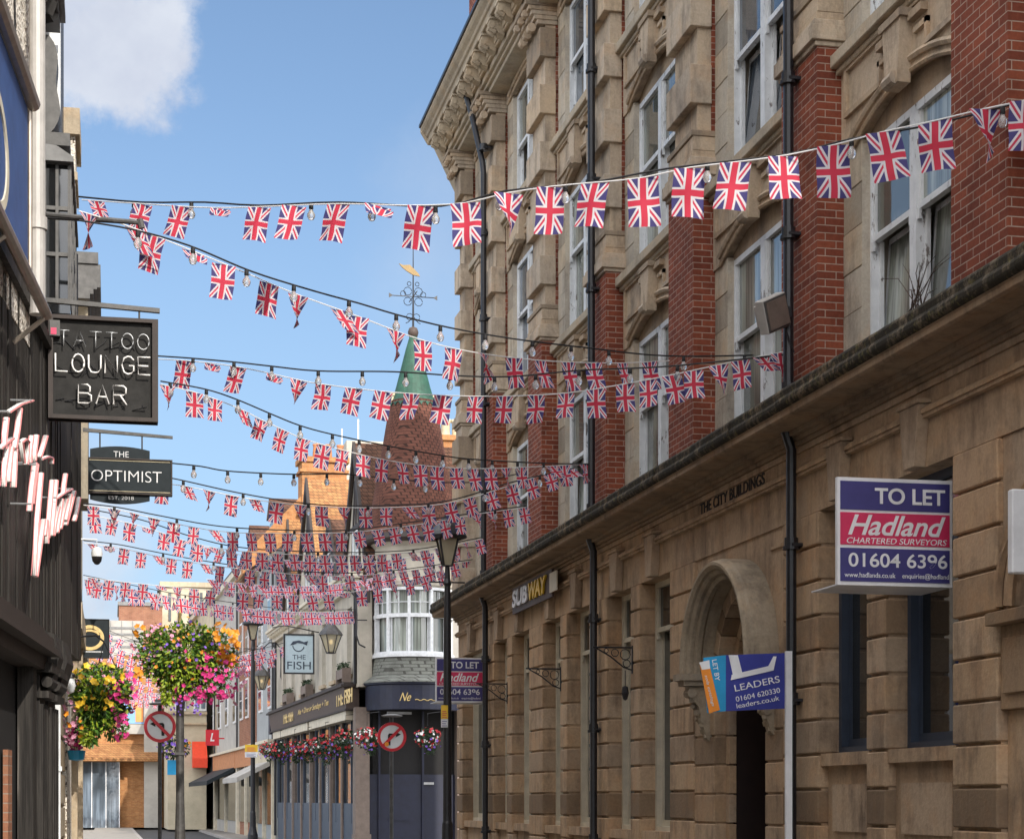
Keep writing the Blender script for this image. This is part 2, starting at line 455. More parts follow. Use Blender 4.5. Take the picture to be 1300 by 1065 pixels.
sub = N(nt, 'ShaderNodeVectorMath', operation='SUBTRACT'); L(nt, dirv, sub.inputs[0]); sub.inputs[1].default_value = (.05,)*3
L(nt, sub.outputs[0], wv.inputs[2])
def cloud(px, py, rad, soft, dens):
    d = (at(px, py, Y=10)-Vector((0, 0, CZ))).normalized()
    n = N(nt, 'ShaderNodeVectorMath', operation='DISTANCE'); L(nt, wv.outputs[0], n.inputs[0]); n.inputs[1].default_value = d
    mr = N(nt, 'ShaderNodeMapRange', interpolation_type='SMOOTHSTEP'); L(nt, n.outputs['Value'], mr.inputs[0])
    mr.inputs[1].default_value = rad; mr.inputs[2].default_value = rad-soft; mr.inputs[3].default_value = 0; mr.inputs[4].default_value = dens
    return mr.outputs[0]
fac = cloud(152, 74, .042, .02, .85)
for a_ in ((114, 22, .04, .022, .8), (184, 96, .028, .018, .6), (110, 775, .032, .03, .75), (565, 230, .05, .05, .16), (570, 340, .06, .06, .2), (20, 700, .08, .06, .8), (700, 900, .12, .08, .5)):
    fac = math_(nt, 'MAXIMUM', fac, cloud(*a_))
shade = ramp_(nt, noise_(nt, dirv, 16, 6, .55), [(.35, (4.3, 4.5, 5.2)), (.65, (5.6, 5.8, 6.2))])
hz = N(nt, 'ShaderNodeSeparateXYZ'); L(nt, dirv, hz.inputs[0])
low = ramp_(nt, hz.outputs[2], [(0, (1, 1, 1)), (.12, (.75,)*3), (.34, (0, 0, 0))])
base = mix_(nt, math_(nt, 'MULTIPLY', low, .75), sky.outputs[0], (2.25, 3.45, 5.25))
cc = mix_(nt, fac, base, shade)
# unseen broken cloud added overhead and behind the camera to brighten the shaded facade
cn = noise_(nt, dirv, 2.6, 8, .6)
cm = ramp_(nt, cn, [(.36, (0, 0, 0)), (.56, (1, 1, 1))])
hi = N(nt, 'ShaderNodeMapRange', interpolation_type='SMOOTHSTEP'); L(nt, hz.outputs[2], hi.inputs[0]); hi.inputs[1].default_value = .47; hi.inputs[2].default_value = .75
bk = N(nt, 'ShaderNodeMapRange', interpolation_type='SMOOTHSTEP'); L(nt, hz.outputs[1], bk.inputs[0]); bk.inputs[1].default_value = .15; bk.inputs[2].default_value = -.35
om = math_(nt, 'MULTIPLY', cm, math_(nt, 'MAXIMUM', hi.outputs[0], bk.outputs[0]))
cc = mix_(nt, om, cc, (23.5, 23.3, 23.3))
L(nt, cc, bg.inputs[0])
sc.view_settings.view_transform = 'Standard'; sc.view_settings.look = 'None'; sc.view_settings.exposure = .27; sc.view_settings.gamma = 1
sc.cycles.max_bounces = 6; sc.cycles.diffuse_bounces = 3; sc.cycles.glossy_bounces = 2; sc.cycles.transmission_bounces = 3; sc.cycles.caustics_reflective = False

# ------------------------------------------------------------------ ground
g = MB(); g.quad([(-600, -200, -.12), (600, -200, -.12), (600, 900, -.12), (-600, 900, -.12)]); tag(g.build('ground', 'paving'), kind='structure')
g = MB(); g.quad([(1.6, -30, -.116), (5.0, -30, -.116), (4.6, 150, -.116), (1.2, 150, -.116)]); tag(g.build('road', 'asphalt'), kind='structure')
g = MB(); g.prism([(-.9, -30, -.11), (1.45, -30, -.11), (1.05, 112, -.11), (-.9, 112, -.11)], (0, 0, .11)); tag(g.build('pavement_left', 'paving'), kind='structure')
g = MB(); g.prism([(5.15, -30, -.11), (7.0, -30, -.11), (7.0, 60, -.11), (4.75, 130, -.11)], (0, 0, .11)); tag(g.build('pavement_right', 'paving'), kind='structure')
g = MB(); g.prism([(1.45, -30, -.11), (1.6, -30, -.11), (1.2, 112, -.11), (1.05, 112, -.11)], (0, 0, .105)); g.prism([(5.0, -30, -.11), (5.15, -30, -.11), (4.75, 130, -.11), (4.6, 130, -.11)], (0, 0, .105)); tag(g.build('kerb', 'kerb_stone'), kind='structure')
# ================================================================== the long stone and brick office building (right)
B = (7, 0, 0)
city = thing('office_building', 'long stone office building with red brick pilasters and THE CITY BUILDINGS carved over its door', 'building', B)
def CP(mb, name, mat, bevel=0, sp=None, **k):
    if sp:
        return [q.build(name, mat, city, B, bevel=bevel, **k) for q in mb.split(sp)]
    return mb.build(name, mat, city, B, bevel=bevel, **k)
P = [9.4, 13.4, 17.4, 21.42, 25.44, 29.45, 33.4, 36.5]     # near faces of the pilasters
PW = [1.0]*7+[.62]
YEND = 37.12
FL = [(5.5, 7.85), (8.85, 11.1), (12.1, 14.1)]                        # window heights per storey
XW = 7.0
wall = MB(); wall.box(7.42, 14, 9.4, YEND, 0, 15.0); CP(wall, 'wall', 'brick_dull')
jm = MB(); sp_ = MB(); sl_ = MB(); key = MB(); pan = MB()
def arch_pts(y0, y1, z, rise, n=12):
    """shallow arch between y0 and y1 springing at z"""
    out = []
    for i in range(n+1):
        t = i/n; out.append((y0+(y1-y0)*t, z+rise*(1-(2*t-1)**2)))
    return out
bays = []
for i in range(len(P)-1):
    y0, y1 = P[i]+PW[i], P[i+1]
    j = .46 if y1-y0 > 2.5 else .36
    w0, w1 = y0+j, y1-j
    bays.append((i, y0, y1, w0, w1))
    for fi, (z0, z1) in enumerate(FL):
        ztop = FL[fi+1][0] if fi < 2 else 14.35
        # jambs in courses
        z = z0-.02
        n = 6
        hh = (z1+.05-z0)/n
        for k in range(n):
            dd = .0 if k % 2 else .004
            jm.box(XW+dd, 7.42, y0, w0, z0+k*hh, z0+(k+1)*hh-.004)
            jm.box(XW+dd, 7.42, w1, y1, z0+k*hh, z0+(k+1)*hh-.004)
        # chamfer strips on the jambs
        jm.prism([(XW, w0, z0), (7.42, w0, z0), (7.09, w0+.05, z0)], (0, 0, z1-z0)); jm.prism([(XW, w1, z0), (7.09, w1-.05, z0), (7.42, w1, z0)], (0, 0, z1-z0))
        # head with segmental arch, flat lintel behind it
        rise = .26 if fi < 2 else .1
        zt = z1+.05
        pts = [(XW-.02, y, zz) for y, zz in arch_pts(w0-.16, w1+.16, zt-.03, rise)]
        poly = [(XW-.02, y0, ztop), (XW-.02, y0, zt-.05), (XW-.02, w0-.16, zt-.05)]+pts+[(XW-.02, w1+.16, zt-.05), (XW-.02, y1, zt-.05), (XW-.02, y1, ztop)]
        sp_.prism(poly, (.1, 0, 0))
        sp_.box(XW+.082, 7.42, y0+.003, y1-.003, z1-.0, ztop-.002)
        # arch moulding
        ap = arch_pts(w0-.2, w1+.2, zt-.0, rise)
        key.tube([(XW-.03, y, zz+.05) for y, zz in ap], .035, 6)
        key.tube([(XW-.02, y, zz-.05) for y, zz in ap], .025, 6)
        # keystone
        yc = (w0+w1)/2; kb = zt+rise-.16; kt = ztop-.3 if fi < 2 else ztop-.06
        if kt-kb > .2:
            key.prism([(XW-.02, yc-.13, kb), (XW-.02, yc+.13, kb), (XW-.02, yc+.2, kt), (XW-.02, yc-.2, kt)], (-.13, 0, 0))
            key.box(XW-.17, XW-.02, yc-.24, yc+.24, kt, kt+.07)
            key.tube([(XW-.15, yc-.1, kb+.05), (XW-.15, yc+.1, kb+.05)], .06, 8)
            for sg in (-1, 1):
                key.box(XW-.09, XW-.02, yc+sg*.36-.14, yc+sg*.36+.14, kt-.05, kt+.02)
        if fi < 2:
            # recessed panel drawn by mouldings
            a0, a1, b0, b1 = y0+.14, y1-.14, zt+rise*.2+.26, ztop-.17
            for (ya, yb) in ((a0, yc-.5), (yc+.5, a1)):
                key.box(XW-.055, XW-.02, ya, yb, b0-.02, b0+.03)
            key.box(XW-.055, XW-.02, a0, a1, b1-.05, b1)
            key.box(XW-.055, XW-.02, a0, a0+.05, b0+.03, b1-.05); key.box(XW-.055, XW-.02, a1-.05, a1, b0+.03, b1-.05)
            for sg in (-1, 1):
                key.box(XW-.055, XW-.02, yc+sg*.52-.025, yc+sg*.52+.025, b0+.03, b1-.25); 
                key.box(XW-.055, XW-.02, min(yc+sg*.545, yc+sg*.26), max(yc+sg*.545, yc+sg*.26), b1-.3, b1-.25)
            sl_.box(XW-.14, 7.3, y0, y1, ztop-.13, ztop+.0); sl_.box(XW-.08, 7.2, y0, y1, ztop-.19, ztop-.132)
CP(jm, 'window_surround', 'stone_jamb', .006, sp=(0.1, 0.1, 0.02)); CP(sp_, 'spandrel', 'stone', sp=(0.1, 0.02, 0.01)); CP(sl_, 'sill', 'stone_pale', .01, sp=(0.1, 0.02, 0.02)); CP(key, 'moulding', 'stone', sp=(0.1, 0.7, 0.15))

# --- sash windows: one prototype per height, panes as sub-parts
def sash(width, height, rail, tilt=0, frame_mat='old_paint', glass_mat='glass_pale', single=False, prefix='window'):
    """local frame: x = depth into the wall, y across, z up from the sill"""
    f = MB(); W, H = width, height
    f.box(0, .12, 0, .07, 0, H); f.box(0, .12, W-.07, W, 0, H); f.box(.002, .12, .07, W-.07, H-.07, H); f.box(-.02, .12, .07, W-.07, 0, .06)
    cells = [(0.07, W-.07)] if single else [(.07, W/2-.07), (W/2+.07, W-.07)]
    if not single: f.box(-.01, .12, W/2-.07, W/2+.07, .06, H-.07)
    panes = []
    for a0, a1 in cells:
        # upper sash (outer), lower sash (inner)
        f.box(.02, .06, a0, a0+.045, H-rail, H-.07); f.box(.02, .06, a1-.045, a1, H-rail, H-.07)
        f.box(.01, .075, a0, a1, H-rail-.03, H-rail+.03)
        f.box(.075, .11, a0, a0+.05, .06, H-rail-.03); f.box(.075, .11, a1-.05, a1, .06, H-rail-.03); f.box(.07, .11, a0+.05, a1-.05, .06, .14)
        f.box(0, .03, a0, a0+.04, H-rail-.12, H-rail-.03); f.box(0, .03, a1-.04, a1, H-rail-.12, H-rail-.03)
        panes.append((.045, a0+.03, a1-.03, H-rail, H-.07, 0)); panes.append((.095, a0+.03, a1-.03, .1, H-rail, tilt))
    wdw = f.build(prefix, frame_mat, None, loc=(0, 0, 0))
    for (x, a0, a1, z0, z1, tl) in panes:
        q = MB(); dx = tl
        q.prism([(x, a0, z0), (x, a1, z0), (x+dx, a1, z1), (x+dx, a0, z1)], (.008, 0, 0))
        q.build('pane', glass_mat, wdw)
        if tl:
            e = MB()
            for ya in (a0-.02, a1-.02):
                e.prism([(x, ya, z0), (x, ya+.05, z0), (x+dx, ya+.05, z1), (x+dx, ya, z1)], (.03, 0, 0))
            e.box(x+dx-.015, x+dx+.02, a0, a1, z1-.05, z1)
            e.build('frame', frame_mat, wdw)
    return wdw
def attach(proto, par, loc): 
    proto.parent = par; proto.location = loc; return proto
protos = {}
for (i, y0, y1, w0, w1) in bays:
    for fi, (z0, z1) in enumerate(FL):
        tilt = .085 if (i, fi) in ((1, 0), (1, 1), (2, 1), (6, 0), (5, 2), (4, 0)) else 0
        k = (round(w1-w0, 2), fi, tilt)
        loc = (7.07-7, w0, z0+(.0 if fi else .0))
        if k not in protos:
            protos[k] = attach(sash(w1-w0, z1-z0, .93, tilt, glass_mat='glass_pale' if (fi+i) % 3 else 'glass_blue'), city, loc)
        else: place(protos[k], city, loc)
# pale blinds and curtains hanging inside some windows
rb = MB()
for (i, y0, y1, w0, w1) in bays:
    for fi, (z0, z1) in enumerate(FL): rb.box(7.335, 7.345, w0+.02, w1-.02, z0, z1)
CP(rb, 'blind', 'curtain', sp=(0.01, 0.01, 0.01))

# --- pilasters
brick = MB(); capm = MB(); shaft = MB(); quo = MB(); strip = MB()
for n_, (y, wd) in enumerate(zip(P, PW)):
    ye = y+wd; xf = 6.73
    if n_ < len(P)-1:
        brick.box(xf, 7.02, y, ye, 5.5, 8.94)
    else:
        quo.box(xf, 7.02, y, ye, 5.5, 8.94)
        for k in range(4): quo.box(xf-.07, 7.01, y-.03, ye+.05, 5.7+k*.86, 6.15+k*.86)
    for (x_, e_, za, zb) in ((6.70, .02, 8.94, 8.99), (6.66, .05, 8.99, 9.14), (6.69, .03, 9.14, 9.2), (6.72, .0, 9.2, 9.28), (6.71, .01, 9.45, 9.52), (6.73, 0, 9.28, 9.45)):
        capm.box(x_, 7.03, y-e_, ye+e_, za, zb-.002)
    shaft.box(6.80, 7.0, y+.05, ye-.05, 9.5, 14.2)
    strip.box(6.97, 7.04, y+.035, ye-.035, 9.5, 14.2)
    z = 9.84
    while z < 14:
        quo.box(6.70, 6.965, y, ye, z, min(z+.46, 14.05)); z += .91
    # carved capital with scrolls under the cornice
    for kk in range(5):
        capm.box(6.66-.05*kk, 7.0, y+.02-.01*kk, ye-.02+.01*kk, 14.0+kk*.07, 14.07+kk*.07-.002)
    for sg in (.2, .5, .8):
        capm.tube([(6.6, y+wd*sg-.07, 13.98), (6.6, y+wd*sg+.07, 13.98)], .075, 8); capm.tube([(6.5, y+wd*sg-.05, 14.2), (6.5, y+wd*sg+.05, 14.2)], .06, 8)
CP(brick, 'pilaster', 'brick', sp=(0.01, 0.01, 0.01)); CP(capm, 'capital', 'stone', .006, sp=(0.05, 0.05, 0.05)); CP(shaft, 'pilaster', 'stone', sp=(0.01, 0.01, 0.01)); CP(quo, 'quoins', 'stone', .008, sp=(0.05, 0.05, 0.5)); CP(strip, 'brick_strip', 'brick', sp=(0.01, 0.01, 0.01))

# --- main cornice
co_ = MB()
YN = 9.3
for (x, za, zb) in ((6.66, 14.32, 14.4), (6.6, 14.4, 14.46), (6.54, 14.46, 14.56), (6.48, 14.56, 14.62)):
    co_.box(x, 7.4, YN, YEND+(6.73-x), za, zb-.002)
# corona: moulded outer profile, returned at the far end
prof = [(6.24, 14.80), (6.24, 14.90), (6.2, 14.92), (6.19, 14.97), (6.13, 15.03), (6.1, 15.08), (6.1, 15.13), (7.6, 15.13), (7.6, 14.80)]
co_.prism([(x, YN, z) for x, z in prof], (0, YEND+.45-YN, 0))
co_.prism([(6.1, YEND+.45, 15.13), (6.1, YEND+.45, 15.04), (6.25, YEND+.45, 14.8), (7.6, YEND+.45, 14.8), (7.6, YEND+.45, 15.13)], (0, .12, 0))
co_.box(6.46, 7.6, YN, YEND+.2, 14.62, 14.798)
# rounded carved bracket at the corner end
co_.prism([(6.3, YEND+.43, 14.8), (6.9, YEND+.43, 13.6), (7.0, YEND+.1, 13.55), (6.98, YEND+.1, 14.8)], (0, -.35, 0))
CP(co_, 'cornice', 'stone_pale', .01)
mo = MB(); y = 12.2
while y < YEND+.3:
    mo.prism([(6.25, y-.11, 14.795), (6.25, y-.11, 14.66), (6.29, y-.11, 14.6), (6.36, y-.11, 14.6), (6.40, y-.11, 14.54), (6.50, y-.11, 14.5), (6.50, y-.11, 14.795)], (0, .22, 0))
    mo.box(6.235, 6.46, y-.14, y+.14, 14.755, 14.797)
    mo.tube([(6.28, y-.12, 14.66), (6.28, y+.12, 14.66)], .055, 8)
    for sy in (-.07, .07): mo.tube([(6.24, y+sy, 14.62), (6.36, y+sy, 14.56)], .045, 6)
    y += .71
CP(mo, 'modillion', 'stone_pale', sp=(0.02, 0.02, 0.02))
gt = MB(); gt.box(6.07, 6.2, YN, YEND+.56, 15.13, 15.19); CP(gt, 'gutter', 'black_iron')
rf = MB(); rf.prism([(6.4, YN, 15.16), (9.4, YN, 17.2), (14, YN, 17.2), (14, YN, 15.0), (6.4, YN, 15.0)], (0, YEND-YN, 0)); CP(rf, 'roof', 'slate_roof')
dm = MB(); dm.box(6.9, 14, 32.6, 36.6, 15.2, 22.0); CP(dm, 'brick_shade_tower', 'brick')  # real brick foot; unseen height and depth added to shade the pub
dm = MB(); dm.prism([(6.8, 32.5, 22), (14.1, 32.5, 22), (12.6, 32.5, 23.6), (8.3, 32.5, 23.6)], (0, 4.2, 0)); CP(dm, 'shade_tower_roof', 'slate_roof')  # roof of the added shade tower, out of view
dm = MB()
for z in (15.9, 17.4, 19.5, 21.8): dm.box(6.8, 14.1, 32.5, 36.7, z, z+.16)
CP(dm, 'string_course', 'stone_pale')  # bands round the mostly added tower

# --- ground-floor cornice with weathered blocking
gc = MB()
for (x, za, zb) in ((6.72, 5.14, 5.18), (6.69, 5.18, 5.225), (6.62, 5.225, 5.27)):
    gc.box(x, 7.3, P[0], YEND+.1, za, zb-.002)
CP(gc, 'bed_moulding', 'stone_cornice')
gc = MB(); gc.prism([(x, P[0], z) for x, z in ((6.36, 5.27), (6.33, 5.285), (6.33, 5.335), (6.31, 5.345), (7.1, 5.345), (7.1, 5.27))], (0, YEND+.5-P[0], 0))
CP(gc, 'cornice', 'stone_cornice', .006)
gc = MB(); yy = P[0]
prof = [(6.31, 5.348), (6.28, 5.38), (6.275, 5.43), (6.30, 5.45), (6.29, 5.52), (6.32, 5.55), (6.36, 5.575), (7.1, 5.59), (7.1, 5.348)]
while yy < YEND+.5:
    ln = random.uniform(1.1, 1.9); ye = min(yy+ln, YEND+.52)
    dx = random.uniform(-.012, .012)
    gc.prism([(x+dx*(x < 7), yy+.004, z+(dx*.5 if z > 5.45 else 0)) for x, z in prof], (0, ye-yy-.008, 0)); yy = ye
CP(gc, 'cornice_top', 'stone_moss', .01)

# --- ground floor
fr = MB()
fr.box(6.78, 7.35, P[0], YEND, 4.43, 5.14)
CP(fr, 'frieze', 'stone_ground')
fr = MB()
fr.box(6.72, 6.78, P[0], YEND, 4.83, 4.86); fr.box(6.70, 6.78, P[0], YEND, 4.862, 4.9); fr.box(6.73, 6.78, P[0], YEND, 4.902, 4.925)
fr.box(6.755, 6.78, P[0], YEND, 5.08, 5.138)
CP(fr, 'string_course', 'stone_ground')
pier = MB(); core = MB()
def courses(y0, y1, x0, x1, z0, z1, h=.335, gap=.026, mb=pier):
    n = max(1, round((z1-z0)/h)); hh = (z1-z0)/n
    core.box(x0+.045, x1, y0+.02, y1-.02, z0, z1)
    for k in range(n):
        mb.box(x0, x1-.003, y0, y1, z0+k*hh+gap/2, z0+(k+1)*hh-gap/2)
for i in range(0, len(P)):
    y, wd = P[i], PW[i]
    ya = y+(.22 if i == 1 else .04)
    courses(ya, y+wd+.02, 6.75, 7.3, 0, 4.43)
kst = MB(); gwin = []
DOORBAY = 2
for (i, y0, y1, w0, w1) in bays:
    if i == DOORBAY or i == 0: continue
    if y1-y0 > 2.5:
        mc = y0+1.62
        courses(mc-.21, mc+.21, 6.752, 7.25, 0, 4.43)
        op = [(y0+.02, mc-.21), (mc+.21, y1+.04)]
    else: op = [(y0+.02, y1+.04)]
    zs = 2.05 if i == 1 else 1.2
    for a0, a1 in op:
        core.box(6.86, 7.3, a0, a1, 0, zs-.12); core.box(6.78, 7.3, a0, a1, zs-.12, zs)
        if i == 1: core.box(6.83, 6.86, a0+.18, a1-.18, zs-.75, zs-.3)
        yc = (a0+a1)/2
        kst.prism([(6.78, yc-.11, 4.43), (6.78, yc+.11, 4.43), (6.78, yc+.2, 4.95), (6.78, yc-.2, 4.95)], (-.11, 0, 0))
        kst.box(6.65, 6.78, yc-.23, yc+.23, 4.952, 4.99)
        gwin.append((i, a0, a1, zs))
gp = {}
for (i, a0, a1, zs) in gwin:
    k = (round(a1-a0, 2), i == 1)
    if k not in gp:
        gp[k] = attach(sash(a1-a0, 4.43-zs, .62, 0, 'blue_frame' if i == 1 else 'cream_paint', 'glass_dark', single=True), city, (6.97-7, a0, zs))
    else: place(gp[k], city, (6.97-7, a0, zs))
# the bay nearest the camera: arched recess with a sill and an apron panel
y0, y1 = P[0]+PW[0]+.02, P[1]+.22
yc, hw = (y0+y1)/2, (y1-y0)/2-.12
poly = [(6.80, y0, 4.43), (6.80, y0, 3.05)]+[(6.80, yc-hw*math.cos(math.pi*k/20), 3.1+1.12*math.sin(math.pi*k/20)) for k in range(21)]+[(6.80, y1, 3.05), (6.80, y1, 4.43)]
nb = MB(); nb.prism(poly, (.3, 0, 0)); nb.box(6.84, 7.3, y0, y1, 0, 2.3)
nb.box(6.66, 7.2, y0-.03, y1+.03, 2.95, 3.05); nb.box(6.78, 7.2, y0, y1, 2.3, 2.95); nb.box(6.745, 6.78, y0+.1, y1-.1, 2.42, 2.85)
CP(nb, 'wall', 'stone_ground', .006)
nb = MB()
for r_ in (0, .1): nb.tube([(6.79-r_*.3, yc-(hw+r_)*math.cos(math.pi*k/20), 3.1+(1.12+r_)*math.sin(math.pi*k/20)) for k in range(21)], .045, 6)
CP(nb, 'moulding', 'stone_ground')
attach(sash(y1-y0, 1.3, .45, 0, 'blue_frame', 'glass_dark'), city, (7.05-7, y0, 3.06))

# --- arched doorway
y0, y1 = P[DOORBAY]+1.02, P[DOORBAY+1]+.04
yc, rr, zc = 19.85, .86, 3.0
def doorwall(mb, x, ya, yb, z0, z1):
    mb.box(x, 7.2, ya, yb, z0, z1)
nz = 9; hh = 3.0/nz
for k in range(nz):
    for (a, e) in ((y0, yc-rr), (yc+rr, y1)):
        pier.box(6.76, 7.2, a+.006, e, k*hh+.009, (k+1)*hh-.009)
core.box(6.785, 7.22, y0, yc-rr-.02, 0, 3.0); core.box(6.785, 7.22, yc+rr+.02, y1, 0, 3.0)
# voussoirs over the arch, then flat wall up to the frieze
vo = MB(); nv = 11; ro = 1.02
for k in range(nv):
    a, e = math.pi*k/nv+.008, math.pi*(k+1)/nv-.008
    pts = [(6.79, yc+rr*math.cos(a), zc+rr*math.sin(a)), (6.79, yc+ro*math.cos(a), zc+ro*math.sin(a)), (6.79, yc+ro*math.cos(e), zc+ro*math.sin(e)), (6.79, yc+rr*math.cos(e), zc+rr*math.sin(e))]
    vo.prism(pts, (.75, 0, 0))
    # stepped inner ring
    r2, r3 = rr-.12, rr-.002
    vo.prism([(6.98, yc+r2*math.cos(a), zc+r2*math.sin(a)), (6.98, yc+r3*math.cos(a), zc+r3*math.sin(a)), (6.98, yc+r3*math.cos(e), zc+r3*math.sin(e)), (6.98, yc+r2*math.cos(e), zc+r2*math.sin(e))], (.5, 0, 0))
for sg in (-1, 1):
    for k in range(nz): vo.box(6.90, 6.99, min(yc+sg*rr, yc+sg*(rr-.12)), max(yc+sg*rr, yc+sg*(rr-.12)), k*hh+.008, (k+1)*hh-.008)
pl_ = MB()
for sg in (-1, 1): pl_.box(6.992, 7.38, min(yc+sg*(rr+.0), yc+sg*(rr-.10)), max(yc+sg*rr, yc+sg*(rr-.10)), 0, 3.0)  # added lining; the dark of the deep recess is put into its colour
CP(pl_, 'dark_recess_lining', 'door_brown', sp=(.01,)*3)
CP(vo, 'arch', 'stone_ground', .006)
sw = MB()
arc = [(6.80, yc+ro*math.cos(math.pi*k/24), zc+ro*math.sin(math.pi*k/24)) for k in range(25)]
sw.prism([(6.80, y1, 3.0), (6.80, y1, 4.43), (6.80, y0, 4.43), (6.80, y0, 3.0)]+arc[::-1], (.3, 0, 0))
CP(sw, 'wall', 'stone_ground')
ho = MB()          # projecting hood: moulded half ring
prof = [(1.0, 0), (1.0, -.14), (.97, -.17), (.97, -.22), (1.0, -.24), (1.03, -.24), (1.03, -.28), (1.06, -.31), (1.08, -.31), (1.08, -.34), (1.12, -.37), (1.15, -.37), (1.17, -.34), (1.17, -.30), (1.19, -.27), (1.19, 0)]
ns = 28; n0 = len(ho.v)
for s_ in range(ns+1):
    a = math.pi*s_/ns
    for (r, dx) in prof: ho.v.append((6.80+dx, yc+r*math.cos(a), zc+.05+r*math.sin(a)))
kp = len(prof)
for s_ in range(ns):
    for j in range(kp):
        j2 = (j+1) % kp; ho.f.append((n0+s_*kp+j, n0+s_*kp+j2, n0+(s_+1)*kp+j2, n0+(s_+1)*kp+j)); ho.m.append(0)
ho.f.append(tuple(range(n0, n0+kp))); ho.m.append(0); ho.f.append(tuple(n0+ns*kp+j for j in reversed(range(kp)))); ho.m.append(0)
for sg in (-1, 1):
    ho.box(6.38, 6.8, yc+sg*1.08-.15, yc+sg*1.08+.15, 2.97, 3.048); ho.box(6.43, 6.8, yc+sg*1.08-.12, yc+sg*1.08+.12, 2.91, 2.968)
CP(ho, 'door_hood', 'stone_hood')
br = MB()
for sg in (-1, 1):
    c0 = yc+sg*1.08
    br.prism([(6.5, c0-.07, 2.905), (6.52, c0-.07, 2.8), (6.62, c0-.07, 2.68), (6.66, c0-.07, 2.5), (6.73, c0-.07, 2.3), (6.8, c0-.07, 2.25), (6.8, c0-.07, 2.905)], (0, .14, 0))
    br.tube([(6.54, c0-.09, 2.83), (6.54, c0+.09, 2.83)], .055, 10); br.tube([(6.68, c0-.08, 2.52), (6.68, c0+.08, 2.52)], .04, 10)
    for q in range(7): br.cbox((6.56+.03*q, c0+(.03 if q % 2 else -.03), 2.75-.07*q), .07, .05, .05, rz=q, rx=q*.7)
CP(br, 'bracket', 'stone_hood', sp=(.05,.05,.05))
dr = MB(); dr.box(7.38, 7.415, yc-rr, yc+rr, 0, 3.9)
for a, e in ((yc-.66, yc-.04), (yc+.04, yc+.66)):
    for z0_, z1_ in ((.3, 1.1), (1.25, 2.4)): dr.box(7.355, 7.38, a+.08, e-.08, z0_, z1_)
dr.box(7.34, 7.38, yc-rr, yc+rr, 2.55, 2.68)
CP(dr, 'door', 'door_brown')
CP(pier, 'pier', 'stone_ground', .012, sp=(0.02, 0.02, 0.03)); CP(core, 'wall', 'stone_ground', sp=(0.01, 0.01, 0.01)); CP(kst, 'keystone', 'stone_ground', .006, sp=(0.02, 0.02, 0.02))
# moulded panel beside the arch, carved name
pm = MB(); pm.box(6.775, 6.8, 17.95+.6, 18.9, 4.22, 4.25); CP(pm, 'panel_moulding', 'stone_ground')
# --- carved lettering in the frieze
r0 = at(888, 640, line=(6.77, 0, 6.77, 50)); r1 = at(970, 600, line=(6.77, 0, 6.77, 50))
text('THE CITY BUILDINGS', 'dark_interior', (6.778-7, (r0.y+r1.y)/2, 5.01), 'left', w=abs(r0.y-r1.y), h=.13, parent=city, name='carved_lettering', ext=.006, bold=.01)
# --- rainwater pipes
for n_, (yp, zt) in enumerate(((17.93, 15.0), (25.86, 15.0), (33.75, 14.0))):
    dp = MB(); xf = 6.60
    if zt > 14.5: dp.tube([(6.63, yp, 14.4), (6.63, yp, 5.6)], .052, 10)
    else:
        dp.tube([(6.40, yp+.55, 14.62), (6.50, yp+.45, 14.2), (6.62, yp+.05, 13.2), (6.63, yp, 13.0), (6.63, yp, 5.6)], .052, 10)
        dp.cbox((6.38, yp+.6, 14.66), .14, .2, .14)
    dp.tube([(6.63, yp, 5.6), (6.60, yp, 5.5), (6.60, yp, 5.28), (6.66, yp, 5.1), (6.66, yp, 0)], .052, 10)
    z = 13.4
    while z > .5:
        xx = 6.63 if z > 5.6 else 6.66
        dp.tube([(xx, yp, z), (xx, yp, z+.035)], .085, 12); dp.tube([(xx, yp, z+.035), (xx, yp, z+.12)], .07, 12); dp.box(xx-.02, 6.78, yp-.09, yp+.09, z+.03, z+.06); z -= 1.55
    CP(dp, 'drainpipe', 'black_iron', smooth=False)
# far side wall stub of the corner
cw = MB(); cw.box(7.05, 14, YEND, YEND+.06, 0, 15); CP(cw, 'side_wall', 'stone_grey')
for k in range(30):
    pass

# ------------------------------------------------------------------ things fixed on the office building
def letboard(name, label, o, wd, ht, cut):
    t = thing(name, label, 'sign', o, group='estate agents boards reading TO LET')
    b = MB(); b.box(0, wd, 0, .045, 0, ht); b.build('frame', 'sign_white', t)
    bands = (('sign_purple', .70, .965), ('sign_red', .375, .675), ('sign_purple', .035, .345))
    for mt, z0, z1 in bands:
        q = MB(); q.box(.025, wd-.025, -.006, 0, z0*ht, z1*ht); q.build('panel', mt, t)
    yv = -.007
    text('TO LET', 'sign_white', (cut*.635, yv, ht*.835), 'cam', w=cut*.62, h=ht*.15, parent=t, bold=.02)
    text('Hadland', 'sign_white', (cut*.52, yv, ht*.56), 'cam', w=cut*.86, h=ht*.19, parent=t, shear=.35, bold=.015)
    text('CHARTERED SURVEYORS', 'sign_white', (cut*.52, yv, ht*.415), 'cam', w=cut*.88, h=ht*.055, parent=t, shear=.2)
    text('01604 6396', 'sign_white', (cut*.53, yv, ht*.235), 'cam', w=cut*.87, h=ht*.13, parent=t, bold=.01)
    text('www.hadlands.co.uk    enquiries@hadland', 'sign_white', (cut*.52, yv, ht*.09), 'cam', w=cut*.92, h=ht*.062, parent=t)
    q = MB(); q.box(.01, wd, .045, .62, 0, .012); q.build('underside', 'sign_white', t)
    q = MB()
    for z in (ht*.2, ht*.8): q.box(wd, wd+.06, .01, .04, z, z+.04)
    q.build('bracket', 'galvanised', t)
    return t
p0 = at(1063, 742, Y=14.72); p1 = at(1207, 612, Y=14.72)
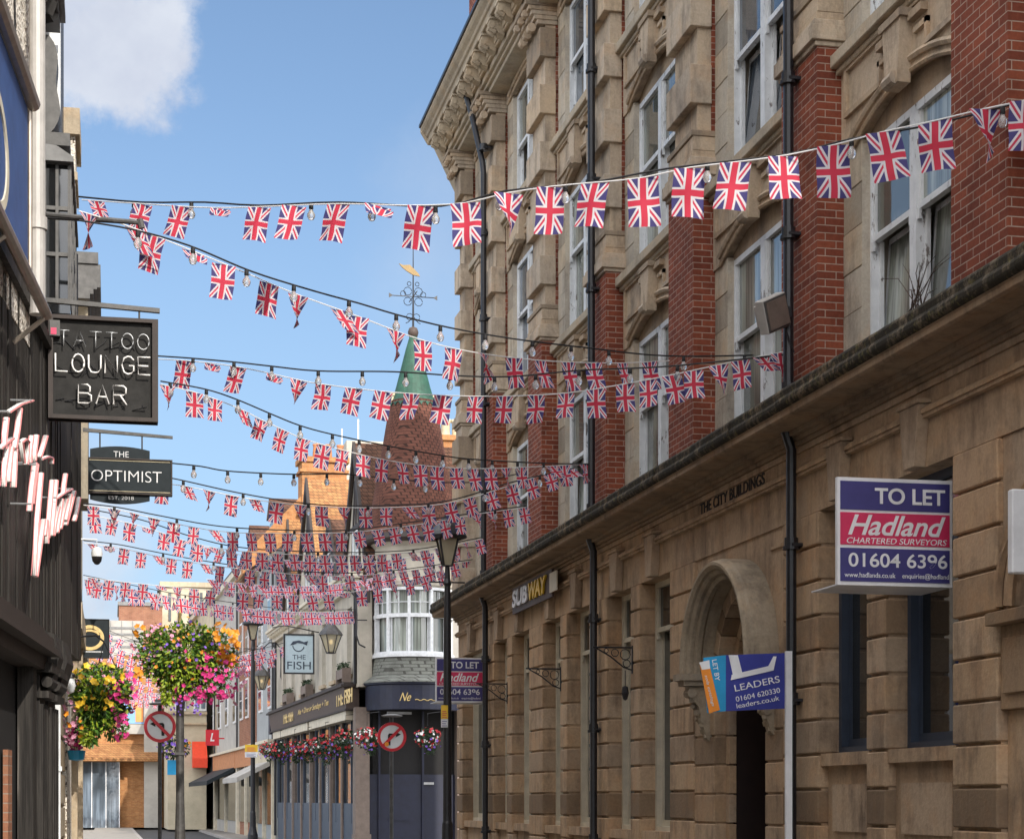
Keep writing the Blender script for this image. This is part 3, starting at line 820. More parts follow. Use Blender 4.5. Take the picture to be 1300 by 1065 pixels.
letboard('estate_agent_board', 'large TO LET board with pink Hadland band fixed beside the dark blue ground floor windows', (p0.x, 14.72, p0.z), 1.02, p1.z-p0.z+.01, p1.x-p0.x)
p0 = at(553, 891, Y=34.3); p1 = at(611, 835, Y=34.3)
letboard('estate_agent_board', 'TO LET board with pink Hadland band at the far corner behind the lamp post', (p0.x, 34.3, p0.z), .98, p1.z-p0.z, p1.x-p0.x)

# leaders board on its white post
pb = at(1001, 975, Y=16.9); pl = at(893, 905, Y=16.9); pr = at(997, 829, Y=16.9)
t = thing('letting_agent_board', 'tilted blue LEADERS letting board on a white post in front of the arched doorway', 'sign', (pb.x, 16.9, 0))
q = MB(); q.box(-.03, .03, -.02, .02, 0, pr.z+.02); q.build('post', 'sign_white', t)
W_, H_ = pr.x-pl.x, pr.z-pl.z; zb = pl.z
q = MB(); q.prism([(-.05-W_*.72, -.035, zb+.02), (-.05, -.035, zb+.05), (-.05, -.035, zb+H_), (-.05-W_*.72, -.035, zb+H_*.95)], (0, .02, 0)); q.build('panel', 'sign_blue', t)
q = MB(); q.prism([(-.05-W_*.94, -.036, zb-.0), (-.05-W_*.72, -.036, zb+.02), (-.05-W_*.72, -.036, zb+H_*.95), (-.05-W_*.99, -.036, zb+H_*.9)], (0, .02, 0)); q.build('panel', 'sign_cyan', t)
q = MB(); q.prism([(-.05-W_*.93, -.06, zb-.005), (-.05-W_*.80, -.06, zb+.03), (-.05-W_*.93, -.06, zb+H_*.80), (-.05-W_*1.04, -.06, zb+H_*.78)], (0, .01, 0)); q.build('sticker', 'sign_orange', t)
q = MB(); q.prism([(-.05-W_*1.02, -.062, zb+H_*.7), (-.05-W_*.92, -.062, zb+H_*.72), (-.05-W_*.93, -.062, zb+H_*.86), (-.05-W_*1.05, -.062, zb+H_*.82)], (0, .01, 0)); q.build('sticker', 'sign_white', t)
q = MB(); lx = -.05-W_*.7
q.prism([(lx+.01, -.042, zb+H_*.95), (lx+.10, -.042, zb+H_*.95), (lx+.15, -.042, zb+H_*.62), (lx+.06, -.042, zb+H_*.57)], (0, .006, 0))
q.prism([(lx+.03, -.046, zb+H_*.54), (lx+.04, -.046, zb+H_*.63), (lx+.40, -.046, zb+H_*.78), (lx+.45, -.046, zb+H_*.94), (lx+.48, -.046, zb+H_*.94), (lx+.45, -.046, zb+H_*.71)], (0, .006, 0))
q.build('lettering', 'sign_white', t)
text('LEADERS', 'sign_white', (-.05-W_*.34, -.036, zb+H_*.49), 'cam', w=W_*.56, h=.062, parent=t, rot=R(12))
text('01604 620330', 'sign_white', (-.05-W_*.33, -.036, zb+H_*.31), 'cam', w=W_*.55, h=.048, parent=t, rot=R(12))
text('leaders.co.uk', 'sign_white', (-.05-W_*.33, -.036, zb+H_*.19), 'cam', w=W_*.53, h=.045, parent=t, rot=R(11))
text('LET BY', 'sign_white', (-.05-W_*.84, -.037, zb+H_*.70), 'cam', w=.2, h=.045, parent=t, rot=R(-80), bold=.01)
text('sola catalogs', 'sign_white', (-.05-W_*.93, -.062, zb+H_*.36), 'cam', w=.3, h=.035, parent=t, rot=R(-76), shear=.3)

# shop lettering on the frieze (yellow and white)
c0, c1 = at(658, 768, line=(6.7, 0, 6.7, 60)), at(705, 722, line=(6.7, 0, 6.7, 60))
yl, yr = c0.y, c1.y; zc_ = 4.98
t = thing('shop_sign', 'SUBWAY shop sign in white and yellow letters on the stone frieze', 'sign', (6.62, (yl+yr)/2, zc_))
q = MB(); q.box(0, .04, -(yl-yr)/2-.1, (yl-yr)/2+.1, -.26, .17); q.build('panel', 'pub_brown', t)
text('SUB', 'sign_white', (-.01, (yl-yr)*.27, -.03), 'left', w=(yl-yr)*.42, h=.28, parent=t, ext=.03, bold=.03, shear=.1)
text('WAY', 'sign_yellow', (-.01, -(yl-yr)*.2, -.03), 'left', w=(yl-yr)*.46, h=.28, parent=t, ext=.03, bold=.03, shear=.1)
q = MB(); q.box(-.02, 0, -(yl-yr)/2-.5, -(yl-yr)/2-.02, -.2, .1); q.build('blank_panel', 'cream_paint', t)

# white projecting sign box at the near edge
pa = at(1282, 728, Y=12.7); pb = at(1300, 622, Y=12.7)
t = thing('projecting_sign', 'blank white box sign sticking out of the stone wall at the right edge', 'sign', (6.3, 12.7, pa.z))
q = MB(); q.box(pa.x-6.3, .36, -.04, .04, 0, pb.z-pa.z); q.build('box', 'sign_white', t, bevel=.01)
q = MB(); q.box(.36, .5, -.02, .02, .1, .14); q.box(.36, .5, -.02, .02, .45, .49); q.build('bracket', 'black_iron', t)

# floodlight
fp = at(981, 398, Y=17.75)
t = thing('floodlight', 'square weathered floodlight bracketed to the black drainpipe and tilted downwards', 'floodlight', tuple(fp))
M_ = Matrix.Rotation(R(-28), 4, 'Y') @ Matrix.Rotation(R(25), 4, 'Z') @ Matrix.Rotation(R(20), 4, 'X')
def rbox(mb, c, s):
    n = len(mb.v); mb.box(c[0]-s[0]/2, c[0]+s[0]/2, c[1]-s[1]/2, c[1]+s[1]/2, c[2]-s[2]/2, c[2]+s[2]/2)
    for k in range(n, len(mb.v)): mb.v[k] = tuple(M_ @ Vector(mb.v[k]))
q = MB(); rbox(q, (0, 0, 0), (.36, .11, .33)); rbox(q, (0, .08, 0), (.24, .1, .22)); q.build('housing', 'pipe_grey', t, bevel=.008)
q = MB(); rbox(q, (0, -.058, 0), (.34, .012, .31)); q.build('rim', 'dark_carving', t)
q = MB(); rbox(q, (0, -.068, 0), (.30, .012, .27)); q.build('glass', 'pub_stone', t)
q = MB(); q.tube([(.05, .1, -.05), (.15, .12, -.1), (.2, .12, -.08)], .015, 6); q.box(.08, .22, .07, .11, .0, .1); q.tube([(.1, .1, .1), (.2, .1, -.2), (.26, .1, -.35)], .008, 5); q.build('bracket', 'black_iron', t)

# wrought-iron brackets
def bracket(label, px, py, lamp=False):
    o = at(px, py, line=(6.75, 0, 6.75, 60))
    t = thing('iron_bracket', label, 'bracket', tuple(o))
    q = MB(); q.tube([(0, 0, 0), (-.55, 0, 0)], .013, 6); q.tube([(0, 0, .03), (0, 0, -.34)], .015, 6); q.tube([(0, 0, -.3), (-.12, 0, -.26), (-.3, 0, -.12), (-.5, 0, -.01)], .011, 6)
    for (cx, cz, r_) in ((-.1, -.09, .07), (-.24, -.07, .05), (-.08, -.21, .05), (-.36, -.045, .03)):
        q.tube([(cx+r_*math.cos(a*.7), 0, cz+r_*math.sin(a*.7)) for a in range(10)], .007, 5)
    q.build('scrollwork', 'black_iron', t)
    if lamp:
        q = MB(); q.tube([(-.1, 0, -.3), (-.1, 0, -.5)], .006, 5); q.lathe([(.0, -.5), (.04, -.52), (.05, -.6), (.03, -.68), (0, -.7)], (-.1, 0, 0), 10); q.build('lamp', 'black_iron', t)
bracket('black scrolled iron bracket with a small lamp on the pier left of the arch', 803, 822, True)
bracket('black scrolled iron bracket on the stone pier just left of the middle drainpipe', 712, 849)
bracket('black scrolled iron bracket on the stone pier nearest the far TO LET board', 644, 868)

# weeds on the cornice
t = MB(); wp = at(1175, 385, line=(6.5, 0, 6.5, 60))
random.seed(3)
for k in range(16):
    a = random.uniform(-1, 1); l_ = random.uniform(.25, .62); b_ = random.uniform(-.3, .3)
    t.tube([(6.42+random.uniform(-.05, .05), wp.y+random.uniform(-.25, .25), 5.55), (6.42+b_*.3, wp.y+a*l_*.4, 5.55+l_*.6), (6.42+b_*.5, wp.y+a*l_*.8, 5.55+l_*(.9-abs(a)*.25))], [.006, .004, .002], 4)
o = t.build('dry_weeds', 'twig', None, org=(6.45, wp.y, 5.55), loc=(6.45, wp.y, 5.55)); tag(o, 'bare twiggy weeds growing out of the cornice below the window', 'weeds')

# ================================================================== left side of the street
# near club building: its wall closes in on the street (line X = LX0 + .0849 Y)
LX0 = -2.06; LS = .0849
class Skew:
    """local frame of the near-left wall: s along the wall, d out from it, z up"""
    o = Vector((LX0+LS*12, 12, 0)); rz = -math.atan(LS)
club = thing('club_building', 'near left building with dark timber boards below pebbledash wall', 'building', tuple(Skew.o), Skew.rz)
def sY(px, d=0):
    """distance along the wall (from Skew.o) seen at pixel column px on a plane d in front of the wall"""
    r = ratio(px); x0 = LX0+d*1.0036
    Y = x0/(r-LS); return (Y-12)/math.cos(Skew.rz)
def LP(mb, name, mat, **k): return mb.build(name, mat, club, **k)
def lbox(mb, d0, d1, s0, s1, z0, z1, mi=0): mb.box(d0, d1, s0, s1, z0, z1, mi)
sE, sU = sY(104), sY(38)
q = MB(); lbox(q, -6, 0, -14, sU, 5.4, 14.5); LP(q, 'upper_wall', 'pebbledash')
q = MB(); lbox(q, -6, -.10, -14, sE-.02, 3.0, 5.66); LP(q, 'wall', 'black_timber')
q = MB(); s_ = -6.0; random.seed(5)
while s_ < sE-.03:
    wv_ = random.uniform(.10, .15); e_ = min(s_+wv_, sE)
    lbox(q, -.12, -.0-random.choice((0, 0, .008, .015)), s_+.004, e_-.004, 3.08, 5.66+(0 if s_ < sU else .0)); s_ += wv_
LP(q, 'timber_boards', 'black_timber')
q = MB(); lbox(q, -.14, .05, -14, sE+.01, 5.66, 5.74); lbox(q, -.5, .03, -14, sE+.01, 5.74, 5.8); LP(q, 'coping', 'black_timber')
# shop cornice and fluted pilasters beneath the boards
q = MB()
for d, za, zb in ((.06, 3.0, 3.09), (.14, 2.9, 3.0), (.19, 2.84, 2.9), (.08, 2.72, 2.84)): lbox(q, -.3, d, -14, sY(48), za, zb-.003)
LP(q, 'shop_cornice', 'dark_timber')
def fluted(s0, s1, d, z1):
    q = MB(); lbox(q, -.2, d-.03, s0, s1, 0, z1)
    n = 4; w_ = (s1-s0)/(2*n-1)
    for k in range(n): lbox(q, d-.03, d, s0+k*2*w_, s0+(k*2+1)*w_, .5, z1-.35)
    lbox(q, -.2, d+.04, s0-.03, s1+.03, 0, .45); lbox(q, -.2, d+.05, s0-.04, s1+.04, z1-.3, z1-.24); lbox(q, -.2, d+.08, s0-.06, s1+.06, z1-.08, z1)
    lbox(q, -.2, d+.02, s0-.01, s1+.01, .9, 1.0)
    q.tube([(d+.03, s0, z1-.16), (d+.03, s1, z1-.16)], .05, 8)
    return q
LP(fluted(sY(46), sY(53), .06, 2.78), 'pilaster', 'black_timber'); LP(fluted(sY(57), sY(66), .06, 2.78), 'pilaster', 'black_timber')
q = MB()
for a, e in ((sY(50), sY(56)), (sY(61), sY(70))):
    q.prism([(0, a, 3.1), (.13, a, 3.05), (.17, a, 2.85), (.1, a, 2.62), (.02, a, 2.5), (0, a, 2.5)], (0, e-a, 0))
LP(q, 'console', 'black_timber')
q = MB(); lbox(q, -3, -.35, -14, sY(66), 0, 2.99); LP(q, 'recess', 'dark_interior')
q = MB(); lbox(q, -.34, -.12, -8, sY(40), 0, 2.72); LP(q, 'shop_front', 'dark_interior')
q = MB(); lbox(q, -.1, -.06, sY(20), sY(25), 0, 2.0); LP(q, 'brick_strip', 'brick_dull')
q = MB(); lbox(q, -.1, .03, sY(37.5), sY(42), 0, 2.72); lbox(q, -.1, .03, -4, -3.8, 0, 2.72); [LP(z_, 'post', 'black_timber') for z_ in q.split((.01,)*3)]
# pipe and lines on the pebbledash
q = MB(); s_ = sY(47.5, .1); q.tube([(.1, s_, 14.5), (.1, s_, 5.6)], .066, 14)
for z in (6.3, 8.2, 10.1, 12.0): q.tube([(.1, s_, z), (.1, s_, z+.1)], .082, 14)
LP(q, 'drainpipe', 'pipe_grey')
q = MB(); a_ = sY(33, .01); pts = [(.012, sY(12)+(k % 3)*.02+.03*k, 11.2-.5*k) for k in range(10)]; q.tube(pts, .008, 4)
LP(q, 'cable', 'black_cable')

# blue fabric fascia sign in its tubular frame
sb0, sb1 = -8, sY(46, .25)
t = thing('fascia_sign', 'big blue fabric sign with one pale curved letter in a steel tube frame', 'sign', tuple(Skew.o), Skew.rz)
q = MB(); lbox(q, .17, .19, sb0, sb1, 5.5, 6.83); q.build('panel', 'blue_fascia', t)
q = MB(); q.tube([(.22, sb0, 6.88), (.22, sb1+.05, 6.88)], .06, 10); q.tube([(.24, sb0, 5.46), (.24, sb1+.75, 5.46)], .045, 10); q.tube([(.2, sb1+.03, 5.46), (.2, sb1+.03, 6.88)], .02, 8); q.build('frame', 'steel_tube', t)
q = MB()
c_ = (sY(-3, .2), 5.98)
q.ring((.19, c_[0], c_[1]), (0, 1, 0), (0, 0, 1), .34, .41, (.012, 0, 0), seg=36, sx=(sY(12, .2)-c_[0])/.41); q.build('lettering', 'cream_paint', t)
q = MB()
for s_ in (1.2, 3.4): q.tube([(0, s_, 5.2), (.24, s_, 5.4)], .02, 6)
q.build('bracket', 'steel_tube', t)

# neon script on the boards
def npt(px, py, d=.16):
    r = ratio(px); Y = (LX0+d)/(r-LS); X = r*Y; dep = X*SN+Y*CS
    z = (HY-py)/F*dep+CZ
    return (d, (Y-12)/math.cos(Skew.rz), z)
t = thing('neon_sign', 'unlit pink and white neon script sign on the dark timber boards', 'sign', tuple(Skew.o), Skew.rz)
strokes = [[(11, 523), (25, 514), (40, 509)], [(25, 519), (22, 545), (18, 569)], [(8, 531), (6, 550), (5, 570)], [(0, 569), (7, 563), (15, 557)], [(10, 563), (6, 590), (4, 618)], [(19, 570), (18, 595), (17, 619)],
 [(14, 568), (12, 590), (10, 612)], [(26, 561), (28, 575), (29, 588)], [(40, 554), (38, 570), (37, 588)], [(46, 553), (44, 570), (43, 585)], [(58, 554), (54, 568), (50, 580)], [(27, 561), (31, 558), (35, 561), (33, 590)],
 [(52, 583), (60, 580), (65, 582), (65, 589)], [(44, 588), (40, 618), (37, 649)], [(46, 590), (43, 612), (40, 640)], [(52, 601), (47, 660), (43, 731)], [(55, 660), (50, 695), (45, 732)], [(58, 660), (56, 680)],
 [(66, 610), (63, 645), (60, 683)], [(71, 610), (68, 645), (65, 680)], [(83, 602), (81, 615), (80, 627)], [(72, 632), (82, 625), (90, 621)], [(74, 644), (70, 660), (67, 680)], [(84, 634), (79, 655), (76, 671)], [(94, 624), (88, 648), (83, 666)],
 [(100, 632), (97, 650), (94, 661)], [(59, 661), (59, 675), (59, 690)], [(78, 634), (75, 655), (72, 676)], [(89, 628), (86, 645), (83, 660)]]
for st in strokes:
    q = MB()
    for d_ in (.124, .136): q.tube([npt(x, y, .13)[:0] or (d_, npt(x, y, .13)[1], npt(x, y, .13)[2]) for x, y in st], .0125, 6)
    o = q.build('neon_tube', 'neon_tube', t, smooth=True)
q = MB()
for st in strokes:
    a = [npt(x, y, .13) for x, y in st]; q.tube([(p[0]-.017, p[1], p[2]) for p in a], .006, 6); q.tube([(p[0]+.017, p[1], p[2]) for p in a], .009, 6)
q.build('backing', 'neon_pink', t)
q = MB()
for st in strokes[::7]:
    p = npt(*st[0]); q.tube([(0, p[1], p[2]), p], .008, 5)
    p = npt(*st[-1]); q.tube([(0, p[1], p[2]), p], .008, 5)
[z_.build('stand_off', 'galvanised', t) for z_ in q.split((.005,)*3)]

# hanging signs facing the camera
def seg_text_tube(mb, s, x0, x1, z0, z1, y, r):
    """single-line neon capitals"""
    G = {'L': [[(0, 1), (0, 0), (1, 0)]], 'O': [[(.5+.5*math.cos(a*math.pi/8), .5+.5*math.sin(a*math.pi/8)) for a in range(17)]], 'U': [[(0, 1), (0, .3), (.2, .03), (.5, 0), (.8, .03), (1, .3), (1, 1)]],
         'N': [[(0, 0), (0, 1), (1, 0), (1, 1)]], 'G': [[(1, .8), (.75, .98), (.5, 1), (.2, .9), (0, .5), (.2, .1), (.5, 0), (.8, .05), (1, .2), (1, .48), (.6, .48)]], 'E': [[(1, 1), (0, 1), (0, 0), (1, 0)], [(0, .5), (.85, .5)]],
         'B': [[(0, 0), (0, 1), (.7, 1), (.9, .88), (.9, .64), (.7, .53), (0, .53)], [(.7, .53), (1, .42), (1, .12), (.75, 0), (0, 0)]], 'A': [[(0, 0), (.5, 1), (1, 0)], [(.2, .38), (.8, .38)]], 'R': [[(0, 0), (0, 1), (.75, 1), (.95, .88), (.95, .62), (.75, .5), (0, .5)], [(.5, .5), (1, 0)]], 'T': [[(0, 1), (1, 1)], [(.5, 1), (.5, 0)]]}
    n = len(s); pw = (x1-x0)/(n-.0)
    for i, ch in enumerate(s):
        for st in G[ch]: mb.tube([(x0+i*pw+p[0]*pw*.74, y, z0+p[1]*(z1-z0)) for p in st], r, 6)
Ys = 17.6
a, b_ = at(62, 532, Y=Ys), at(200, 408, Y=Ys)
t = thing('hanging_sign', 'square dark LOUNGE BAR hanging sign with neon tube lettering', 'sign', (a.x, Ys, a.z))
Wd, Ht = b_.x-a.x, b_.z-a.z
q = MB(); q.box(0, Wd, -.02, .06, 0, Ht); q.build('panel', 'sign_black', t)
q = MB()
for (x0, x1, z0, z1) in ((0, Wd, 0, .035), (0, Wd, Ht-.035, Ht), (0, .035, .035, Ht-.035), (Wd-.045, Wd, .035, Ht-.035)): q.box(x0-.004, x1+.004, -.075, .1, z0, z1)
q.build('frame', 'dark_timber', t)
q = MB(); seg_text_tube(q, 'LOUNGE', .06, Wd-.03, .42, .58, -.085, .008); q.build('lettering', 'neon_tube', t, smooth=True)
q = MB(); seg_text_tube(q, 'BAR', .26, .26+.47, .14, .31, -.085, .008); q.build('lettering', 'neon_tube', t, smooth=True)
q = MB(); seg_text_tube(q, 'TATTOO', .08, Wd-.04, .65, .79, -.08, .006); q.build('lettering', 'galvanised', t, smooth=True)
q = MB(); random.seed(11)
for (z0, z1) in ((.62, .74), (.36, .5), (.1, .2)):
    x = .06
    while x < Wd-.12:
        pts = [(x+random.uniform(-.05, .09), -.03, random.uniform(z0, z1)) for _ in range(6)]; q.tube(pts[:4], .005, 5); x += .12
q.build('wiring', 'black_cable', t)
q = MB(); q.box(.01, .1, -.1, -.02, Ht-.2, Ht-.06); q.build('transformer', 'dark_carving', t); q = MB(); q.box(.02, .07, -.105, -.1, Ht-.19, Ht-.13); q.build('label_plate', 'sign_red', t)
q = MB(); q.prism([(-.06, -.025, Ht+.12), (Wd+.02, -.025, Ht+.075), (Wd+.02, -.025, Ht+.115), (-.06, -.025, Ht+.16)], (0, .05, 0))
q.tube([(Wd*.83, 0, Ht-.01), (Wd*.83, 0, Ht+.09)], .01, 6); q.tube([(Wd*.25, 0, Ht-.01), (Wd*.25, 0, Ht+.12)], .01, 6); q.build('bracket', 'dark_carving', t)

Ys = 22.0
a, b_ = at(112, 638, Y=Ys), at(217, 566, Y=Ys)
t = thing('hanging_sign', 'grey THE OPTIMIST hanging sign with arched top and base', 'sign', (a.x, Ys, a.z))
Wd, Ht = b_.x-a.x, b_.z-a.z
z1_, z2_ = at(112, 625, Y=Ys).z-a.z, at(112, 583, Y=Ys).z-a.z
q = MB(); q.box(-.0, Wd, -.06, .04, z1_, z2_); q.build('panel', 'sign_slate', t)
q = MB(); WA = Wd*.72
top = [(.02, -.03, z2_)]+[(.02+WA*k/12, -.03, z2_+.115+.04*(1-(k/6-1)**2)) for k in range(13)]+[(.02+WA, -.03, z2_)]; q.prism(top, (0, .05, 0)); q.build('top_panel', 'sign_slate', t)
q = MB(); bot = [(.02, -.03, z1_)]+[(.02+WA*k/12, -.03, z1_-.075-.045*(1-(k/6-1)**2)) for k in range(13)]+[(.02+WA, -.03, z1_)]; q.prism(bot, (0, .05, 0)); q.build('base_panel', 'sign_slate', t)
q = MB()
for (x0, x1, z0, z1) in ((0, Wd, z1_-.016, z1_), (0, Wd, z2_, z2_+.014)): q.box(x0, x1, -.075, .05, z0, z1)
q.box(Wd, Wd+.015, -.075, .05, z1_-.016, z2_+.014); q.build('trim', 'dark_timber', t)
q = MB(); q.box(.01, Wd-.01, -.068, -.06, z1_+.012, z1_+.018); q.box(.01, Wd-.01, -.068, -.06, z2_-.018, z2_-.012); q.build('gold_line', 'cream_pot', t)
text('THE', 'sign_white', (.02+WA*.52, -.031, z2_+.065), 'cam', w=.17, h=.065, parent=t, bold=-.01)
text('OPTIMIST', 'sign_white', (Wd*.46, -.061, (z1_+z2_)/2), 'cam', w=Wd*.85, h=.125, parent=t, bold=-.015)
text('EST. 2018', 'sign_white', (.02+WA*.52, -.031, z1_-.055), 'cam', w=.28, h=.04, parent=t, bold=-.01)
q = MB(); zb = at(112, 548, Y=Ys).z-a.z; q.prism([(-.06, -.02, zb), (Wd+.02, -.02, zb-.045), (Wd+.02, -.02, zb-.015), (-.06, -.02, zb+.04)], (0, .04, 0))
for x in (.13, .6): q.tube([(x, 0, zb), (x, 0, z2_+.1)], .01, 6)
q.build('bracket', 'dark_carving', t)

Ys = 30.0
a, b_ = at(97, 834, Y=Ys), at(138, 787, Y=Ys)
t = thing('hanging_sign', 'small dark hanging sign with a gold oval ring above the flower basket', 'sign', (a.x, Ys, a.z)); Wd, Ht = b_.x-a.x, b_.z-a.z
q = MB(); q.box(0, Wd, -.02, .04, 0, Ht); q.build('panel', 'sign_slate', t)
q = MB(); q.box(-.01, Wd+.01, -.03, .05, -.012, 0); q.box(-.01, Wd+.01, -.03, .05, Ht, Ht+.012); q.box(Wd, Wd+.012, -.03, .05, 0, Ht); q.box(-.1, 0, 0, .02, Ht*.5, Ht*.56); q.build('frame', 'black_timber', t)
q = MB(); q.ring((Wd*.42, -.022, Ht*.52), (1, 0, 0), (0, 0, 1), .145, .195, (0, -.012, 0), seg=40, sx=1.1); q.ring((Wd*.42, -.022, Ht*.46), (1, 0, 0), (0, 0, 1), .13, .165, (0, -.012, 0), seg=20, a0=R(35), a1=R(150), sx=1.2); q.build('emblem', 'gold_paint', t)
q = MB(); q.box(Wd*.05, Wd*.82, -.026, -.02, Ht*.13, Ht*.17); q.build('lettering', 'galvanised', t)

# bar arm over the street and the bracket that carries it
a, b_ = at(58, 272, Y=17.2), at(180, 283, Y=17.2)
t = MB(); t.tube([a, b_], .022, 8); t.tube([at(58, 277, Y=17.25), at(178, 284, Y=17.2)], .012, 6); t.tube([b_+Vector((-.02, 0, .03)), b_+Vector((.0, 0, -.05))], .03, 8)
tag(t.build('metal_bracket', 'dark_carving', None, org=a, loc=tuple(a)), 'thin mossy metal arm reaching out above the LOUNGE BAR sign', 'bracket')

# dark carved building with oriel and caryatid console
XL = -.62
cb = thing('carved_building', 'dark carved building with leaded oriel window and scrolled console, left above the hanging signs', 'building', (XL, 17, 0))
cb['label'] = 'dark carved building with leaded glass oriel and scrolled console above the boards'
def K(mb, name, mat, **k): return mb.build(name, mat, cb, (XL, 17, 0), **k)
q = MB(); q.box(XL-6, XL, 16.7, 26, 5.7, 15); K(q, 'wall', 'dark_carving')
q = MB(); q.box(XL-6, XL-.02, 20.8, 26, 0, 5.7); K(q, 'wall', 'stone_pale')
q = MB()
for k in range(8): q.box(XL-.02, XL+.02, 20.82, 25.98, .3+k*.42, .66+k*.42)
K(q, 'courses', 'stone_pale')
q = MB()      # white window edge strips seen side on
q.box(XL, XL+.13, 19.2, 19.36, 8.3, 15)
K(q, 'pilaster', 'white_paint')
# oriel
ox0, ox1, oy0, oy1, oz0, oz1 = XL, -.375, 18.3, 21.0, 6.3, 7.6
q = MB(); q.box(ox0, ox1, oy0, oy1, oz0-.12, oz0); q.box(ox0, ox1-.02, oy0+.02, oy1-.02, oz0, oz1)
K(q, 'oriel', 'glass_dark')
q = MB()
for k in range(4):
    z = oz0+(oz1-oz0)*k/3; q.box(ox0, ox1+.006, oy0-.006, oy1, z-.018, z+.018)
for k in range(3):
    x = ox0+.01+(ox1-ox0-.02)*k/2; q.box(x-.014, x+.014, oy0-.01, oy0+.012, oz0, oz1)
for k in range(6):
    y = oy0+(oy1-oy0)*k/5; q.box(ox1-.01, ox1+.01, y-.014, y+.014, oz0, oz1)
K(q, 'glazing_bars', 'dark_carving')
q = MB(); q.prism([(ox0, oy0-.08, oz1+.14), (ox0+.12, oy0-.08, oz1+.13), (ox1+.02, oy0-.08, oz1+.04), (ox1+.02, oy0-.08, oz1), (ox0, oy0-.08, oz1)], (0, oy1-oy0+.16, 0)); q.box(ox0, ox1+.03, oy0-.1, oy1+.02, oz1-.02, oz1+.03); K(q, 'oriel_roof', 'lead')
# scrolled console above the oriel roof
q = MB()
for (c0, c1, z0, r_) in ((18.4, 18.7, 7.88, 1),):
    pr = []
    for k in range(15):
        t_ = k/14; pr.append((XL+.03+.13*math.sin(t_*math.pi)**.7*(1-.25*t_)+.03*math.sin(t_*9), z0+.95*t_))
    q.prism([(XL, c0, z0)]+[(x, c0, z) for x, z in pr]+[(XL, c0, z0+.95)], (0, c1-c0, 0))
    for k in range(0): q.tube([(XL+.1-.01*k, c0-.02, z0+.1+.13*k), (XL+.1-.01*k, c1+.02, z0+.15+.13*k)], .028, 8)
    q.box(XL, XL+.24, c0-.1, c1+.1, z0-.12, z0)
K(q, 'console', 'dark_carving')
q = MB()
for (x, z0, z1) in ((.16, 9.05, 9.15), (.22, 9.15, 9.22), (.12, 9.22, 9.5), (.25, 9.9, 10.0), (.2, 11.1, 11.2)):
    q.box(XL, XL+x*.85, 17.0, 18.9, z0, z1)
random.seed(2)
for k in range(34):
    q.cbox((XL+.03, 17.6+random.random()*1.3, 8.85+random.random()*2.5), .13, .13, .13, rz=random.random()*3, rx=random.random()*3)
K(q, 'carved_frieze', 'dark_carving')

# pale gabled building beyond
t = thing('gabled_building', 'pale pebbledashed building with stone coping beyond the carved building', 'building', (-.55, 26, 0))
q = MB(); q.box(-6, -.58, 26.05, 34, 0, 9.4); q.box(-1.4, -.47, 26.05, 27.2, 9.4, 10.5); q.build('wall', 'pebbledash', t, (-.55, 26, 0))
q = MB(); q.box(-6, -.52, 26.0, 34.1, 9.4, 9.6) if False else None; q.box(-1.5, -.41, 25.95, 27.3, 10.5, 10.85); q.box(-1.45, -.44, 25.98, 27.25, 9.9, 10.0); q.build('coping', 'stone_pale', t, (-.55, 26, 0))
q = MB(); q.box(-.52, -.44, 26, 26.3, 0, 3.9); q.box(-.52, -.42, 29.4, 29.8, 0, 3.9); q.box(-.52, -.38, 26, 34, 3.9, 4.25); q.build('shop_front', 'stone_pale', t, (-.55, 26, 0))
q = MB(); q.tube([(-.5, 27.4, 9.3), (-.5, 27.4, .2)], .045, 8); q.build('drainpipe', 'black_iron', t, (-.55, 26, 0))
t = thing('corniced_building', 'grey building with a heavy overhanging cornice behind the LOUNGE BAR sign', 'building', (-.6, 34, 0))
q = MB(); q.box(-6, -.62, 34.12, 43, 0, 10.9); q.box(-.62, -.40, 34.12, 35.6, 6.9, 10.5); q.build('wall', 'stone_grey', t, (-.6, 34, 0))
q = MB()
for x, a0, a1 in ((-.36, 10.3, 10.4), (-.3, 10.4, 10.5), (-.18, 10.55, 10.95), (-.24, 10.5, 10.55), (-.22, 10.95, 11.15)): q.box(-6, x, 34.0+x, 36, a0, a1-.003)
q.build('cornice', 'dark_carving', t, (-.6, 34, 0))
q = MB()
for y in (35.5, 38, 40.5):
    for z in (4.4, 8.0): q.box(-.6, -.59, y, y+1.0, z, z+1.6)
for o_ in q.split((.01,)*3): 
    w_ = o_.build('window', 'glass_dark', t, (-.6, 34, 0))
# white pillar and posts near the left shopfronts
t = MB(); a = at(72.5, 1000, Y=20.3); t.box(a.x-.04, a.x+.035, 20.26, 20.34, 0, 2.985); t.box(a.x-.055, a.x+.05, 20.24, 20.36, 1.9, 1.95)
tag(t.build('white_post', 'white_paint', None, org=(a.x, 20.3, 0), loc=(a.x, 20.3, 0)), 'slim white post beside the dark shopfront pilasters at the left', 'post')
a = at(90, 880, Y=24.4)
t = thing('wall_lantern', 'small black wall lantern with white globe beside the left flower basket', 'lamp', (a.x, 24.4, a.z))
q = MB(); q.lathe([(0, .28), (.05, .24), (.06, .2), (.015, .2)], seg=10); q.tube([(-.12, 0, .24), (0, 0, .26)], .01, 5); q.box(-.06, .06, -.05, .05, -.16, -.14); q.build('bracket', 'black_iron', t)
q = MB(); q.lathe([(0, .2), (.045, .18), (.06, .1), (.04, .02), (0, 0)], seg=12); q.build('globe', 'road_white', t, smooth=True)

